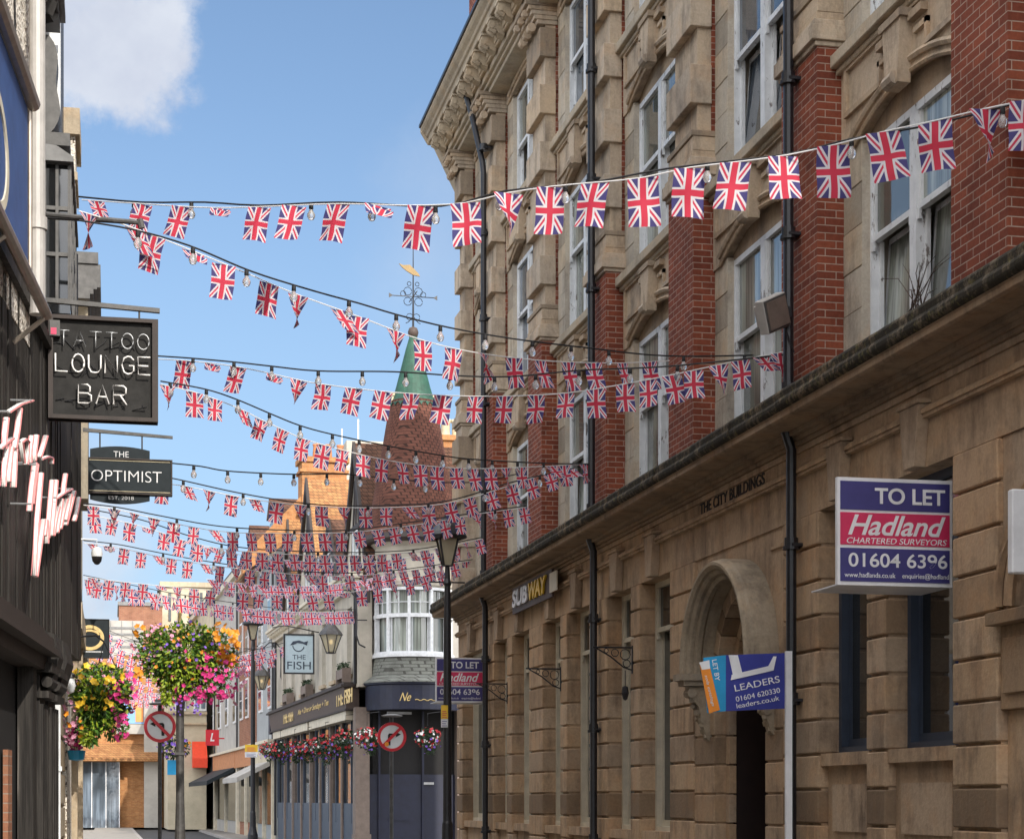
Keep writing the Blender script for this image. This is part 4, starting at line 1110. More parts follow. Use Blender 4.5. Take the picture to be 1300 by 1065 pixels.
# domed camera on its pole arm
a = at(123, 700, Y=26)
t = thing('security_camera', 'white domed security camera hanging below the bunting at left', 'camera', tuple(a))
q = MB(); q.tube([(-.55, 0, .16), (0, 0, .16), (0, 0, .05)], .012, 6); q.lathe([(.03, .06), (.06, .04), (.075, -.02), (.07, -.07)], seg=14); q.build('housing', 'road_white', t, smooth=True)
q = MB(); q.lathe([(.07, -.07), (.06, -.13), (.03, -.17), (0, -.18)], seg=14); q.build('dome', 'black_iron', t, smooth=True)

# ================================================================== the pub on the corner and the row beyond (right)
PB = Vector((7.05, 54.8, 0)); PR = math.atan(.032)
pub = thing('pub', 'corner pub with conical tiled turret, green copper tip and THE FISH fascia', 'building', tuple(PB), PR)
def pubw(px, py, x=0.0):
    """photo pixel -> pub-local point on the plane at local x"""
    r = ratio(px); c, s = math.cos(PR), math.sin(PR)
    # world = PB + (c x - s y, s x + c y)
    y = (r*(PB.y+s*x)-PB.x-c*x)/(-s-r*c)
    X, Y = PB.x+c*x-s*y, PB.y+s*x+c*y
    return Vector((x, y, (HY-py)/F*(X*SN+Y*CS)+CZ))
def pubworld(v): return PB+Matrix.Rotation(PR, 3, 'Z') @ Vector(v)
def U(mb, name, mat, sp=None, **k):
    if sp: return [q_.build(name, mat, pub, **k) for q_ in mb.split(sp)]
    return mb.build(name, mat, pub, **k)
LEN = 20.5
wys = [1.2, 4.3, 6.6, 9.4, 11.7, 14.6, 17.2]          # upper windows along the wall
ZB, ZT = 5.35, 7.35
q = MB(); ed = [0.0]
for y in wys: ed += [y, y+.95]
ed.append(LEN)
for k in range(0, len(ed), 2): q.box(0, .4, ed[k], ed[k+1], 4.9, 8.3)
for y in wys: q.box(0, .4, y, y+.95, 4.9, ZB); q.box(0, .4, y, y+.95, ZT, 8.3)
q.box(.4, 8, 3, LEN, 0, 8.3); q.box(.4, 2.6, .4, 3, 5.0, 8.3); U(q, 'wall', 'render_white')
wp_ = None
def small_sash(W, H, mats=('white_paint', 'glass_pale')):
    f = MB(); f.box(0, .08, 0, .07, 0, H); f.box(0, .08, W-.07, W, 0, H); f.box(0, .08, .07, W-.07, H-.07, H); f.box(-.04, .08, .07, W-.07, 0, .07)
    f.box(.02, .06, .07, W-.07, H*.5-.03, H*.5+.03); f.box(.03, .05, W/2-.015, W/2+.015, .07, H-.07)
    w_ = f.build('window', mats[0], None); g_ = MB(); g_.box(.045, .06, .07, W-.07, .07, H-.07); g_.build('pane', mats[1], w_)
    return w_
for k, y in enumerate(wys):
    if wp_ is None: wp_ = attach(small_sash(.95, ZT-ZB), pub, (.15, y, ZB))
    else: place(wp_, pub, (.15, y, ZB))
q = MB()
for y in wys: q.box(-.1, .1, y-.1, y+1.05, ZB-.12, ZB-.001)
U(q, 'sill', 'stone_pale', (.01,)*3)
# planters on three sills
q = MB(); qs = MB(); random.seed(21)
for y in (1.1, 9.3, 14.5):
    q.box(-.32, -.08, y-.1, y+1.15, ZB-.14, ZB+.14); q.box(-.33, -.06, y-.12, y-.06, ZB-.3, ZB+.16); q.box(-.33, -.06, y+1.1, y+1.16, ZB-.3, ZB+.16)
    for _ in range(220):
        c = Vector((random.uniform(-.32, -.08), y+random.uniform(-.1, 1.15), ZB+.14+random.random()**1.5*.2)); d = Vector((random.gauss(0, 1), random.gauss(0, 1), random.gauss(0, 1))).normalized()*.04; e = d.orthogonal()
        qs.quad([c-d, c+e*.5, c+d, c-e*.5])
U(q, 'planter', 'pub_stone', (.02,)*3); U(qs, 'box_plants', 'leaf_dark', (.1, .1, .1)) if False else U(qs, 'box_plants', 'leaf_dark')
# eaves band that climbs in perspective, with brackets
q = MB(); q.box(-.35, .1, -.2, LEN, 8.05, 8.14); q.box(-.42, .1, -.2, LEN, 8.14, 8.24); q.box(-.15, .02, -.1, LEN, 7.8, 8.05); U(q, 'eaves', 'cream_paint')
q = MB()
for k in range(34): q.box(-.34, -.14, k*.6, k*.6+.1, 7.92, 8.05)
U(q, 'eaves_bracket', 'cream_paint', (.01,)*3)
# cross gables
def gable(y0, y1, zr, z0=8.2, roof='tile_roof', depth=6.5, over=.45):
    ym = (y0+y1)/2
    q = MB(); xg = max(-.02, .06-over); q.prism([(xg, y0, z0), (xg, y1, z0), (xg, ym, zr-.15)], (depth, 0, 0)); U(q, 'gable_wall', 'render_white')
    q = MB()
    for ya in (y0, y1):
        n = Vector((0, (ym-ya), (zr-z0))).normalized()
        pth = [(ya-(ym-ya)*.14, z0-(zr-z0)*.14), (ym, zr)]
        q.prism([(-over, pth[0][0], pth[0][1]), (-over, pth[1][0], pth[1][1]), (-over, pth[1][0], pth[1][1]+.12), (-over, pth[0][0]-(.05 if ya == y0 else -.05), pth[0][1]+.09)], (depth+over, 0, 0))
    U(q, 'roof', roof)
    q = MB()
    for ya in (y0, y1):
        a0 = (ya-(ym-ya)*.16, z0-(zr-z0)*.16-.05)
        q.prism([(-over-.07, a0[0], a0[1]-.2), (-over-.07, ym, zr-.26), (-over-.07, ym, zr+.16), (-over-.07, a0[0], a0[1]+.2)], (.09, 0, 0))
    U(q, 'bargeboard', 'dark_timber')
    q = MB()
    q.box(xg-.04, xg, ym-1.2, ym+1.2, z0+.1, z0+.28); q.box(xg-.04, xg, ym-.08, ym+.08, z0+1.7, zr-.7)
    for sg in (-1, 1): q.prism([(xg-.04, ym+sg*.75, z0+.3), (xg-.04, ym+sg*.9, z0+.3), (xg-.04, ym+sg*.25, zr-1.0), (xg-.04, ym+sg*.1, zr-1.0)], (.04, 0, 0))
    q.box(xg-.045, xg, ym-1.0, ym+1.0, z0+1.6, z0+1.74)
    U(q, 'timbering', 'dark_timber')
    w_ = place(wp_, pub, (xg-.05, ym-.5, z0+.3), (1, 1.05, .62))
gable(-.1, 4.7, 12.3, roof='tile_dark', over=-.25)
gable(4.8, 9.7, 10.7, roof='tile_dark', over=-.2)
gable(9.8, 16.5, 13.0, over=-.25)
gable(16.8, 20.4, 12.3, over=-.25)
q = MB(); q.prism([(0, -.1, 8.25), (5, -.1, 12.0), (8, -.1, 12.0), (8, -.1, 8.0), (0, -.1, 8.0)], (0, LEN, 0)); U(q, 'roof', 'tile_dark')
# chimney stack
ch = pubw(411, 600, 1.2)
q = MB(); cy0 = 18.5
q.box(.78, 2.52, cy0, cy0+1.2, 8, 14.7); q.box(.7, 2.6, cy0-.08, cy0+1.28, 14.3, 14.42); q.box(.68, 2.62, cy0-.1, cy0+1.3, 14.7, 14.9); q.box(.6, 2.8, cy0-.12, cy0+1.3, 12.6, 12.75)
q.prism([(-1.5, cy0+.1, 11.0), (.78, cy0+.1, 13.4), (.78, cy0+.1, 12.0), (-1.5, cy0+.1, 10.3)], (0, .6, 0))
chim = q.build('chimney', 'brick_orange', pub)
for k in range(4):
    q = MB(); q.lathe([(.13, 14.9), (.15, 15.1), (.12, 15.4), (.15, 15.45), (.15, 15.5), (.1, 15.5), (.1, 15.0)], (.95+k*.47, cy0+.6, 0), 10); q.build('chimney_pot', 'terracotta', chim, smooth=True)
# ---- turret
tcx, tcy = 1.62, .0
c3 = (tcx, tcy, 0)
q = MB(); q.lathe([(1.14, 7.72), (1.2, 7.78), (1.2, 7.9), (1.12, 8.0), (1.12, 8.9), (1.2, 9.0), (1.28, 9.05)], c3, 40); U(q, 'turret_wall', 'render_white')
q = MB(); q.lathe([(1.0, 9.0), (1.45, 9.05), (1.5, 9.12), (1.42, 9.3)], c3, 40); U(q, 'turret_eaves', 'dark_timber')
q = MB(); q.lathe([(1.47, 9.14), (1.35, 9.55), (1.22, 10.15), (1.08, 10.9), (.93, 11.75), (.79, 12.6), (.67, 13.25)], c3, 48); U(q, 'turret_roof', 'tile_turret')
q = MB(); prof = [(.70, 13.15), (.62, 13.3), (.5, 13.7), (.36, 14.25), (.22, 14.8), (.10, 15.2)]
q.lathe(prof, c3, 28)
for k in range(22):
    a = k/22*2*math.pi; q.prism([(tcx+.7*math.cos(a-.11), tcy+.7*math.sin(a-.11), 13.17), (tcx+.7*math.cos(a+.11), tcy+.7*math.sin(a+.11), 13.17), (tcx+.73*math.cos(a), tcy+.73*math.sin(a), 13.05)], (.012*math.cos(a), .012*math.sin(a), 0))
U(q, 'copper_tip', 'copper_green')
q = MB()
for sx in (-1, 1): q.box(tcx+sx*.62-.09, tcx+sx*.62+.09, tcy-.09, tcy+.09, 13.1, 13.42); q.box(tcx+sx*.62-.12, tcx+sx*.62+.12, tcy-.12, tcy+.12, 13.4, 13.47)
U(q, 'vent_stub', 'cream_pot', (.02,)*3)
q = MB(); q.lathe([(0.01, 15.1), (.13, 15.18), (.16, 15.3), (.12, 15.42), (.02, 15.47)], c3, 16); U(q, 'ball_finial', 'pub_brown', smooth=True)
q = MB(); q.tube([(tcx, tcy, 15.4), (tcx, tcy, 17.8)], [.035, .012], 6)
for sx in (-1, 1):
    q.tube([(tcx, tcy, 16.35), (tcx+sx*.62, tcy, 16.35)], .015, 5); q.tube([(tcx, tcy, 16.35), (tcx, tcy+sx*.62, 16.35)], .015, 5)
    for (r_, cx, cz) in ((.12, .16, 16.5), (.12, .16, 16.2), (.08, .3, 16.42), (.06, .12, 16.72), (.1, .1, 15.75)):
        q.tube([(tcx+sx*cx+r_*math.cos(a*.75), tcy, cz+r_*math.sin(a*.75)) for a in range(9)], .011, 4)
    q.tube([(tcx+sx*.02, tcy, 15.75), (tcx+sx*.14, tcy, 15.6), (tcx+sx*.22, tcy, 15.56)], .012, 4)
    q.prism([(tcx+sx*.6, tcy-.01, 16.35), (tcx+sx*.72, tcy-.01, 16.42), (tcx+sx*.72, tcy-.01, 16.28)], (0, .02, 0))
U(q, 'weather_vane', 'black_iron')
q = MB(); fz = 17.15
q.prism([(tcx-.42, tcy-.02, fz+.14), (tcx-.3, tcy-.02, fz+.1), (tcx-.1, tcy-.02, fz+.12), (tcx+.16, tcy-.02, fz-.12), (tcx+.2, tcy-.02, fz-.2), (tcx+.0, tcy-.02, fz-.17), (tcx-.2, tcy-.02, fz-.06), (tcx-.33, tcy-.02, fz+.04)], (0, .05, 0)); U(q, 'vane_figure', 'gold')
# bow window: two tiers of sashes between mullions
q = MB(); rb_ = 1.13
for (z, dz, rr_) in ((5.72, .1, 1.22), (5.82, .06, 1.17), (6.86, .11, 1.17), (7.64, .08, 1.18)): q.lathe([(rr_-.12, z), (rr_, z), (rr_, z+dz), (rr_-.12, z+dz)], c3, 40)
na = 9; 
for k in range(na):
    a = R(120)+k*R(360-60)/na
    x, y = tcx+(rb_-.02)*math.cos(a), tcy+(rb_-.02)*math.sin(a)
    q.cbox((x, y, 6.75), .12, .085, 1.8, rz=a)
bay = U(q, 'bow_window', 'white_paint')
q = MB()
for k in range(na):
    a0_ = R(120)+k*R(300)/na; am = a0_+R(150)/na
    x, y = tcx+(rb_-.06)*math.cos(am), tcy+(rb_-.06)*math.sin(am)
    q.cbox((x, y, 7.3), .03, .02, .65, rz=am); q.cbox((x, y, 7.3), .03, .62, .02, rz=am)
    for sg in (-1, 1):
        al = am+sg*R(12.5); q.cbox((tcx+(rb_-.06)*math.cos(al), tcy+(rb_-.06)*math.sin(al), 6.36), .04, .025, 1.0, rz=al)
q.build('glazing_bars', 'white_paint', bay)
q = MB(); q.lathe([(1.02, 5.8), (1.02, 7.7)], c3, 40); q.build('pane', 'glass_pale', bay, smooth=True)
q = MB(); n_ = 120
prof = []
q2 = MB()
for k in range(n_):
    a = k/n_*2*math.pi; a2 = (k+1)/n_*2*math.pi; r1 = .965+.025*math.sin(k*2.1)+.01*math.sin(k*.9); r2 = .965+.025*math.sin((k+1)*2.1)+.01*math.sin((k+1)*.9)
    if math.sin(k*.33+1) > -.75: q2.quad([(tcx+r1*math.cos(a), tcy+r1*math.sin(a), 5.82), (tcx+r2*math.cos(a2), tcy+r2*math.sin(a2), 5.82), (tcx+r2*math.cos(a2), tcy+r2*math.sin(a2), 7.6), (tcx+r1*math.cos(a), tcy+r1*math.sin(a), 7.6)])
q2.build('curtain', 'curtain', bay)
q = MB(); q.lathe([(1.5, 4.98), (1.42, 5.05), (1.22, 5.2), (1.15, 5.72)], c3, 40); U(q, 'turret_base', 'slate_band')
q = MB(); q.lathe([(1.36, 4.18), (1.40, 4.2), (1.40, 4.9), (1.46, 4.93), (1.46, 5.0), (1.3, 5.02)], c3, 40); U(q, 'curved_fascia', 'navy')
def on_cyl(obj, rad, cxl):
    """wrap flat lettering (x right, y depth) round the turret"""
    for v in obj.data.vertices:
        a = (v.co.x-tcx)/rad-math.pi/2+cxl; rr_ = rad-v.co.y
        v.co.x, v.co.y = tcx+rr_*math.cos(a), tcy+rr_*math.sin(a)
o_ = text('Ne', 'gold_paint', (tcx-.35, 0, 4.55), 'cam', w=.34, h=.24, parent=pub, shear=.5, ext=.012); on_cyl(o_, 1.405, -.1)
q = MB(); q.tube([(tcx+(1.41)*math.cos(a), tcy+1.41*math.sin(a), 4.46+.02*math.sin(k*1.3)) for k, a in enumerate([-1.72+.03*j for j in range(24)])], .012, 4); U(q, 'lettering', 'gold_paint')
# ground floor beneath the turret: dark entrance with posts
q = MB(); q.box(.45, 6, .2, 3, 0, 5.0); U(q, 'entrance', 'dark_interior')
q = MB(); q.box(-.1, .32, -.05, .35, 0, 4.3); q.box(-.14, .36, -.09, .39, 0, .6); q.box(2.9, 3.5, -.2, .3, 0, 4.9); U(q, 'post', 'pub_stone', (.02,)*3)
q = MB(); q.box(.32, 2.9, .12, .2, 0, 2.35); q.box(.6, .66, .06, .12, 0, 4.2); q.box(1.9, 1.96, .06, .12, 0, 4.2); q.box(.9, 1.5, .09, .12, 1.0, 1.06); U(q, 'door', 'navy')
q = MB(); q.box(1.95, 2.25, .05, .1, 2.05, 2.12); U(q, 'letter_plate', 'galvanised')
# side wall of the pub running away to the right
q = MB(); q.box(3.5, 12, .3, 5, 0, 8.6); q.box(2.6, 3.5, .3, 3, 5.0, 8.6); U(q, 'side_wall', 'render_grey')
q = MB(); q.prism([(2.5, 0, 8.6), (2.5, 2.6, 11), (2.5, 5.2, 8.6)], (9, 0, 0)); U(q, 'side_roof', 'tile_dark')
# long fascia and shopfront
fz0, fz1 = 4.28, 4.92
q = MB(); q.prism([(-.28, .5, fz0), (-.36, .5, fz1), (.1, .5, fz1), (.1, .5, fz0)], (0, LEN-1.2, 0)); U(q, 'fascia', 'pub_brown')
q = MB(); q.box(-.45, .1, .4, LEN-.5, fz1, fz1+.07); q.box(-.38, .1, .4, LEN-.5, fz1+.07, fz1+.13); q.box(-.32, .1, .4, LEN-.5, fz0-.05, fz0); U(q, 'fascia_moulding', 'dark_timber')
q = MB(); q.box(-.26, .1, .7, 8.8, fz0-.32, fz0-.06); q.box(-.26, .1, 9.2, LEN-1.2, fz0-.32, fz0-.06); U(q, 'awning_box', 'cream_paint', (.02,)*3)
FA = (Vector((0, -1, 0)), Vector((0, 0, 1)), Vector((-1, 0, 0)))
y_a, y_b = pubw(447, 880, -.33).y, pubw(426, 880, -.33).y
text('THE FISH', 'gold_paint', (-.325, (y_a+y_b)/2, 4.61), FA, w=abs(y_b-y_a), h=.42, parent=pub, ext=.012, bold=.02)
y_a, y_b = pubw(372, 880, -.33).y, pubw(359, 880, -.33).y
text('THE FISH', 'gold_paint', (-.325, (y_a+y_b)/2, 4.61), FA, w=abs(y_b-y_a), h=.42, parent=pub, ext=.012, bold=.02)
y_a, y_b = pubw(417, 880, -.33).y, pubw(378, 880, -.33).y
text('Ale + Dine or Sundays + Tea', 'gold_paint', (-.325, (y_a+y_b)/2, 4.61), FA, w=abs(y_b-y_a), h=.24, parent=pub, ext=.012, shear=.3)
q = MB(); q.box(-.32, .1, LEN-.7, LEN-.2, fz0-.1, fz1+.15); U(q, 'fascia_end', 'navy')
q = MB(); yy = .6
k = 0
while yy < LEN-1:
    q.box(-.04, .1, yy, yy+.22, 0, fz0-.33); yy += 2.4
U(q, 'pilaster', 'pub_stone', (.02,)*3)
q = MB(); q.box(.02, .08, .6, LEN-.5, 0, 1.5); q.box(.0, .08, .6, LEN-.5, 3.3, 3.4)
yy = .6
while yy < LEN-1:
    q.box(.01, .08, yy+.85, yy+.92, .9, 3.96); yy += 1.55
U(q, 'shop_front', 'blue_frame')
q = MB(); q.box(.06, .09, .6, LEN-.5, .9, 3.96); U(q, 'shop_window', 'glass_dark')
q = MB(); q.tube([(-.05, -.2+.5, 8.0), (-.05, .3, 5.0)], .05, 8); q.tube([(-.05, 20.3, 8.0), (-.05, 20.3, .2)], .05, 8); U(q, 'drainpipe', 'black_iron', (.02,)*3)

# THE FISH hanging sign
a, b_ = at(361, 854, Y=63), at(398, 806, Y=63)
t = thing('pub_sign', 'pale blue THE FISH pub sign hanging from a thin iron bar', 'sign', (a.x, 63, a.z)); Wd, Ht = b_.x-a.x, b_.z-a.z
q = MB(); q.box(0, Wd, -.02, .04, 0, Ht); q.build('panel', 'fish_blue', t)
q = MB()
for (x0, x1, z0, z1) in ((-.03, Wd+.03, -.03, .02), (-.03, Wd+.03, Ht-.02, Ht+.03), (-.03, .02, .02, Ht-.02), (Wd-.02, Wd+.03, .02, Ht-.02)): q.box(x0, x1, -.04, .06, z0, z1)
q.build('frame', 'black_iron', t)
text('THE', 'blue_frame', (Wd*.5, -.022, Ht*.42), 'cam', w=.44, h=.15, parent=t); text('FISH', 'blue_frame', (Wd*.5, -.022, Ht*.2), 'cam', w=.78, h=.26, parent=t)
q = MB(); fc = (Wd*.5, Ht*.74)
q.prism([(fc[0]-.3, -.022, fc[1]-.02), (fc[0]-.2, -.022, fc[1]+.11), (fc[0], -.022, fc[1]+.15), (fc[0]+.16, -.022, fc[1]+.09), (fc[0]+.3, -.022, fc[1]+.13), (fc[0]+.26, -.022, fc[1]-.02), (fc[0]+.12, -.022, fc[1]+.04), (fc[0]-.05, -.022, fc[1]+.06), (fc[0]-.18, -.022, fc[1]-.0)], (0, -.008, 0))
q.ring((fc[0]-.02, -.022, fc[1]-.03), (1, 0, 0), (0, 0, 1), .17, .2, (0, -.006, 0), seg=16, a0=R(180), a1=R(350)); q.build('emblem', 'blue_frame', t)
q = MB(); q.tube([(-.4, 0, Ht+.22), (0, 0, Ht+.3), (.5, 0, Ht+.22), (1.1, 0, Ht+.1), (1.7, 0, Ht+.14)], .02, 6)
for x in (.15, Wd-.15): q.tube([(x, 0, Ht), (x, 0, Ht+.24)], .012, 5)
q.build('bracket', 'black_iron', t)

# big pub lanterns on looping arms
def pub_lamp(label, px, py, Y):
    a = at(px, py, Y=Y)
    t = thing('wall_lantern', label, 'lamp', tuple(a), group='large lanterns on looped iron arms on the pub')
    q = MB()      # body frame: tapered hexagon, roof
    q.lathe([(.36, 0), (.3, .1), (.12, .3), (.05, .42), (.03, .52), (0, .54)], (0, 0, 0), 6); q.build('lamp_roof', 'dark_carving', t)
    q = MB(); q.lathe([(.29, 0), (.12, -.48), (.02, -.5)], (0, 0, 0), 6); g_ = q.build('lamp_glass', 'lantern_glass', t)
    q = MB()
    for k in range(6):
        an = k*math.pi/3; q.tube([(.31*math.cos(an), .31*math.sin(an), 0), (.13*math.cos(an), .13*math.sin(an), -.5)], .014, 4)
    q.lathe([(.14, -.5), (.14, -.53), (.0, -.54)], seg=6); q.build('lamp_frame', 'black_iron', t)
    q = MB(); q.lathe([(0, -.1), (.05, -.14), (.05, -.22), (0, -.26)], seg=8); q.build('bulb', 'warm_bulb', t, smooth=True)
    q = MB(); pts = [(0, 0, .5), (.0, 0, .8), (.08, 0, 1.1), (.3, 0, 1.3), (.55, 0, 1.3), (.72, 0, 1.1), (.75, 0, .6), (.74, 0, -.0), (.82, 0, -.25), (1.0, 0, -.34)]
    q.tube(pts, .026, 6); q.tube([(.74, 0, .45), (1.05, 0, .45)], .018, 5); q.build('arm', 'black_iron', t)
    return t
pub_lamp('big six sided pub lantern on a looped iron arm beside the bow window', 420, 806, 54.3)
pub_lamp('farther six sided pub lantern beyond THE FISH hanging sign', 332, 858, 73.5)

# ------------------------------------------------------------------ the row of shops beyond the pub
def shop(name, label, y0, y1, zt, wallm, fascia, awn=None, nwin=3, floors=((5.4, 1.6), (8.2, 1.5)), roof='slate_roof', x=0, cat='building', zr=2.5, txt=None):
    t = thing(name, label, cat, tuple(pubworld((x, y0, 0))), PR)
    L_ = y1-y0
    q = MB(); q.box(0, 8, 0, L_-.01, 0, zt); q.build('wall', wallm, t)
    q = MB(); q.prism([(-.2, 0, zt), (3.5, 0, zt+zr), (8, 0, zt+zr), (8, 0, zt-.05), (-.2, 0, zt-.05)], (0, L_-.02, 0)); q.build('roof', roof, t)
    q = MB(); q.box(-.18, .02, 0, L_-.01, zt-.35, zt-.06); q.build('cornice', 'cream_paint', t)
    w0_ = None
    for (z, h) in floors:
        for k in range(nwin):
            y = (k+.5)*L_/nwin-.5
            q = MB(); q.box(-.06, .0, y-.08, y+1.08, z-.1, z+h+.1); f_ = q.build('window', 'white_paint', t)
            q = MB(); q.box(-.075, -.06, y, y+.47, z, z+h*.48); q.box(-.075, -.06, y+.53, y+1.0, z, z+h*.48); q.box(-.07, -.055, y, y+.47, z+h*.52, z+h); q.box(-.07, -.055, y+.53, y+1.0, z+h*.52, z+h); q.build('pane', 'glass_dark', f_)
    q = MB(); q.box(-.22, 0, .1, L_-.1, 3.1, 3.9); q.build('fascia', fascia, t)
    q = MB(); q.box(-.32, 0, .05, L_-.05, 3.9, 4.02); q.box(-.15, 0, .05, .3, 0, 3.9); q.box(-.15, 0, L_-.3, L_-.05, 0, 3.9); q.box(-.15, 0, L_/2-.1, L_/2+.1, 0, 3.1); q.build('shop_front', 'cream_paint', t)
    q = MB(); q.box(-.05, -.0, .3, L_-.3, .6, 3.1); q.build('shop_window', 'glass_dark', t)
    if txt: text(txt, 'sign_white', (-.225, L_/2, 3.5), FA, w=L_*.5, h=.35, parent=t)
    if awn:
        q = MB(); q.prism([(-.2, .3, 3.15), (-1.5, .3, 2.5), (-1.5, .3, 2.3), (-.2, .3, 2.95)], (0, L_-.6, 0)); q.build('awning', awn, t)
    q = MB(); q.tube([(-.1, .15, zt-.3), (-.1, .15, 4)], .05, 6); q.build('drainpipe', 'black_iron', t)
    return t
shop('townhouse', 'narrow pale blue rendered townhouse next to the pub with a white shopfront', 20.6, 27.5, 11.6, 'render_blue', 'render_cream', 'render_grey', 2, roof='tile_roof', zr=2.6)
shop('townhouse', 'brick and render townhouse with an orange tiled roof above the crowded bunting', 27.5, 35.2, 12.2, 'brick_dull', 'terracotta', None, 3, roof='tile_roof', zr=2.4)
shop('townhouse', 'grey rendered building with plain tall side wall and salmon shop fascia', 35.2, 47.5, 12.6, 'render_grey', 'terracotta', 'sign_slate', 3, zr=1.2)
shop('townhouse', 'cream building at the far end of the row behind the big flower basket', 47.5, 66, 13.0, 'render_cream', 'sign_slate', None, 4, zr=1.0)
# gabled brick end wall and tiled ridge glimpsed over the row
t = thing('brick_gable', 'orange brick gable end with clay tiled roof, left of the pub chimney', 'building', tuple(pubworld((0, 24, 0))), PR)
q = MB(); q.prism([(.2, 0, 12.0), (2.4, 0, 15.0), (6, 0, 15.0), (6, 0, 11.2), (.2, 0, 11.2)], (0, .5, 0)); q.build('wall', 'brick_orange', t)
q = MB(); q.prism([(-.5, .5, 11.4), (-.5, .5, 11.55), (2.2, .5, 14.9), (2.4, .5, 14.6)], (0, 9, 0)); q.prism([(-.3, .55, 11.3), (2.2, .55, 14.6), (6, .55, 14.6), (6, .55, 11.0)], (0, 8.5, 0)); q.build('roof', 'tile_roof', t)
q = MB(); q.prism([(-.6, -.12, 11.3), (2.25, -.12, 15.05), (2.45, -.12, 15.2), (-.45, -.12, 11.2)], (0, .12, 0)); q.build('verge', 'dark_timber', t)

# antennas behind the pub chimney
a = at(447, 592, Y=92)
t = MB()
for dx, h_ in ((-.5, 3.3), (.3, 4.2), (.9, 2.2)): t.tube([(a.x+dx, 92, 10), (a.x+dx, 92, a.z+h_*.55)], [.05, .04], 6)
t.tube([(a.x-.7, 92, a.z-.1), (a.x+1.1, 92, a.z+.15)], .03, 5)
tag(t.build('roof_antenna', 'road_white', None, org=(a.x, 92, 10), loc=(a.x, 92, 10)), 'cluster of thin white roof antennas behind the pub chimney', 'antenna')
a = at(470, 640, Y=95); b_ = at(560, 575, Y=95)
t = MB(); t.box(a.x-1.2, a.x+2, 95, 103, 0, at(470, 560, Y=95).z); tag(t.build('white_roof_block', 'render_white', None, org=(a.x, 95, 0), loc=(a.x, 95, 0)), 'plain white building top behind the tiled pub roofs', 'building')

# stone building and chimney down the side street
t = thing('stone_building', 'grey stone building with parapet between the turret and the long facade', 'building', (10.2, 60.5, 0))
a, b_ = at(556, 700, Y=60.5), at(600, 572, Y=60.5)
q = MB(); q.box(a.x, a.x+6, 60.5, 66, 0, b_.z); q.build('wall', 'stone_grey', t, (10.2, 60.5, 0))
q = MB(); q.prism([(a.x-.1, 60.4, b_.z-1.2), (a.x+1.3, 60.4, b_.z+.5), (a.x+5, 60.4, b_.z+.5), (a.x+5, 60.4, b_.z-.0), (a.x+1.3, 60.4, b_.z-.0), (a.x-.1, 60.4, b_.z-1.6)], (0, 5, 0)); q.box(a.x-.1, a.x+6, 60.35, 60.5, b_.z-2.4, b_.z-2.2); q.build('coping', 'stone_grey', t, (10.2, 60.5, 0))
a, b_ = at(563, 600, Y=70), at(590, 560, Y=70)
t = thing('brick_chimney', 'sunlit orange brick chimney with pale pots right of the turret', 'chimney', (a.x, 70, 8))
q = MB(); q.box(a.x, b_.x, 70, 71.4, 8, b_.z); q.box(a.x-.08, b_.x+.08, 69.9, 71.5, b_.z, b_.z+.2); q.build('stack', 'brick_orange', t, (a.x, 70, 8))
for k in range(3):
    q = MB(); q.lathe([(.17, b_.z+.2), (.17, b_.z+.75), (.21, b_.z+.8), (.21, b_.z+.9), (.14, b_.z+.9)], (a.x+.18+k*.42, 70.6, 0), 10); q.build('chimney_pot', 'cream_pot', t, (a.x, 70, 8), smooth=True)

# ------------------------------------------------------------------ buildings closing the street
def farbox(mb, px0, py0, px1, py1, Y, dpt=8, zb=None):
    a_, b2 = at(px0, py1, Y=Y), at(px1, py0, Y=Y); mb.box(a_.x, b2.x, Y, Y+dpt, (a_.z if zb is None else zb), b2.z)
FY = 112
t = thing('end_building', 'brick building with colourful mural panel and tiled canopy closing the street', 'building', (0, FY, 0))
def E(mb, name, mat): return mb.build(name, mat, t, (0, FY, 0))
q = MB(); farbox(q, 60, 830, 216, 1010, FY, 10, 0); E(q, 'wall', 'brick_orange')
q = MB(); farbox(q, 60, 788, 182, 829.8, FY-.05, 9); E(q, 'white_cladding', 'render_grey')
q = MB()
for py in (796, 804, 812, 820): farbox(q, 60, py, 182, py+.6, FY-.08, .1)
for px in range(112, 182, 14): farbox(q, px, 788, px+.6, 830, FY-.09, .1)
E(q, 'cladding_joints', 'lead')
q = MB(); farbox(q, 150, 885, 183, 918, FY-.3, .5); E(q, 'mural', 'mural_blue')
q = MB(); a_, b2 = at(158, 901, Y=FY-.34), at(182, 884, Y=FY-.34); q.prism([(a_.x, FY-.34, b2.z), (b2.x, FY-.34, b2.z), (b2.x, FY-.34, a_.z), (a_.x+.6, FY-.34, a_.z)], (0, .03, 0)); farbox(q, 172, 901, 182, 916, FY-.34, .03); E(q, 'mural_shapes', 'mural_orange')
q = MB(); farbox(q, 148, 919, 183, 931, FY-.6, .8); farbox(q, 183, 880, 204, 1010, FY-.9, 1.2, 0); E(q, 'concrete_frame', 'render_grey')
q = MB(); a_, b2 = at(95, 962, Y=FY-1.6), at(200, 944, Y=FY); q.prism([(a_.x, FY-1.6, a_.z), (a_.x, FY, b2.z), (a_.x, FY, a_.z-.2), (a_.x, FY-1.6, a_.z-.15)], (b2.x-a_.x, 0, 0)); E(q, 'canopy', 'tile_roof')
q = MB(); farbox(q, 90, 967, 152, 1012, FY-.4, .3, 0); E(q, 'shop_window', 'glass_blue')
q = MB()
for px in (98, 116, 134, 151): farbox(q, px, 966, px+1, 1012, FY-.5, .1, 0)
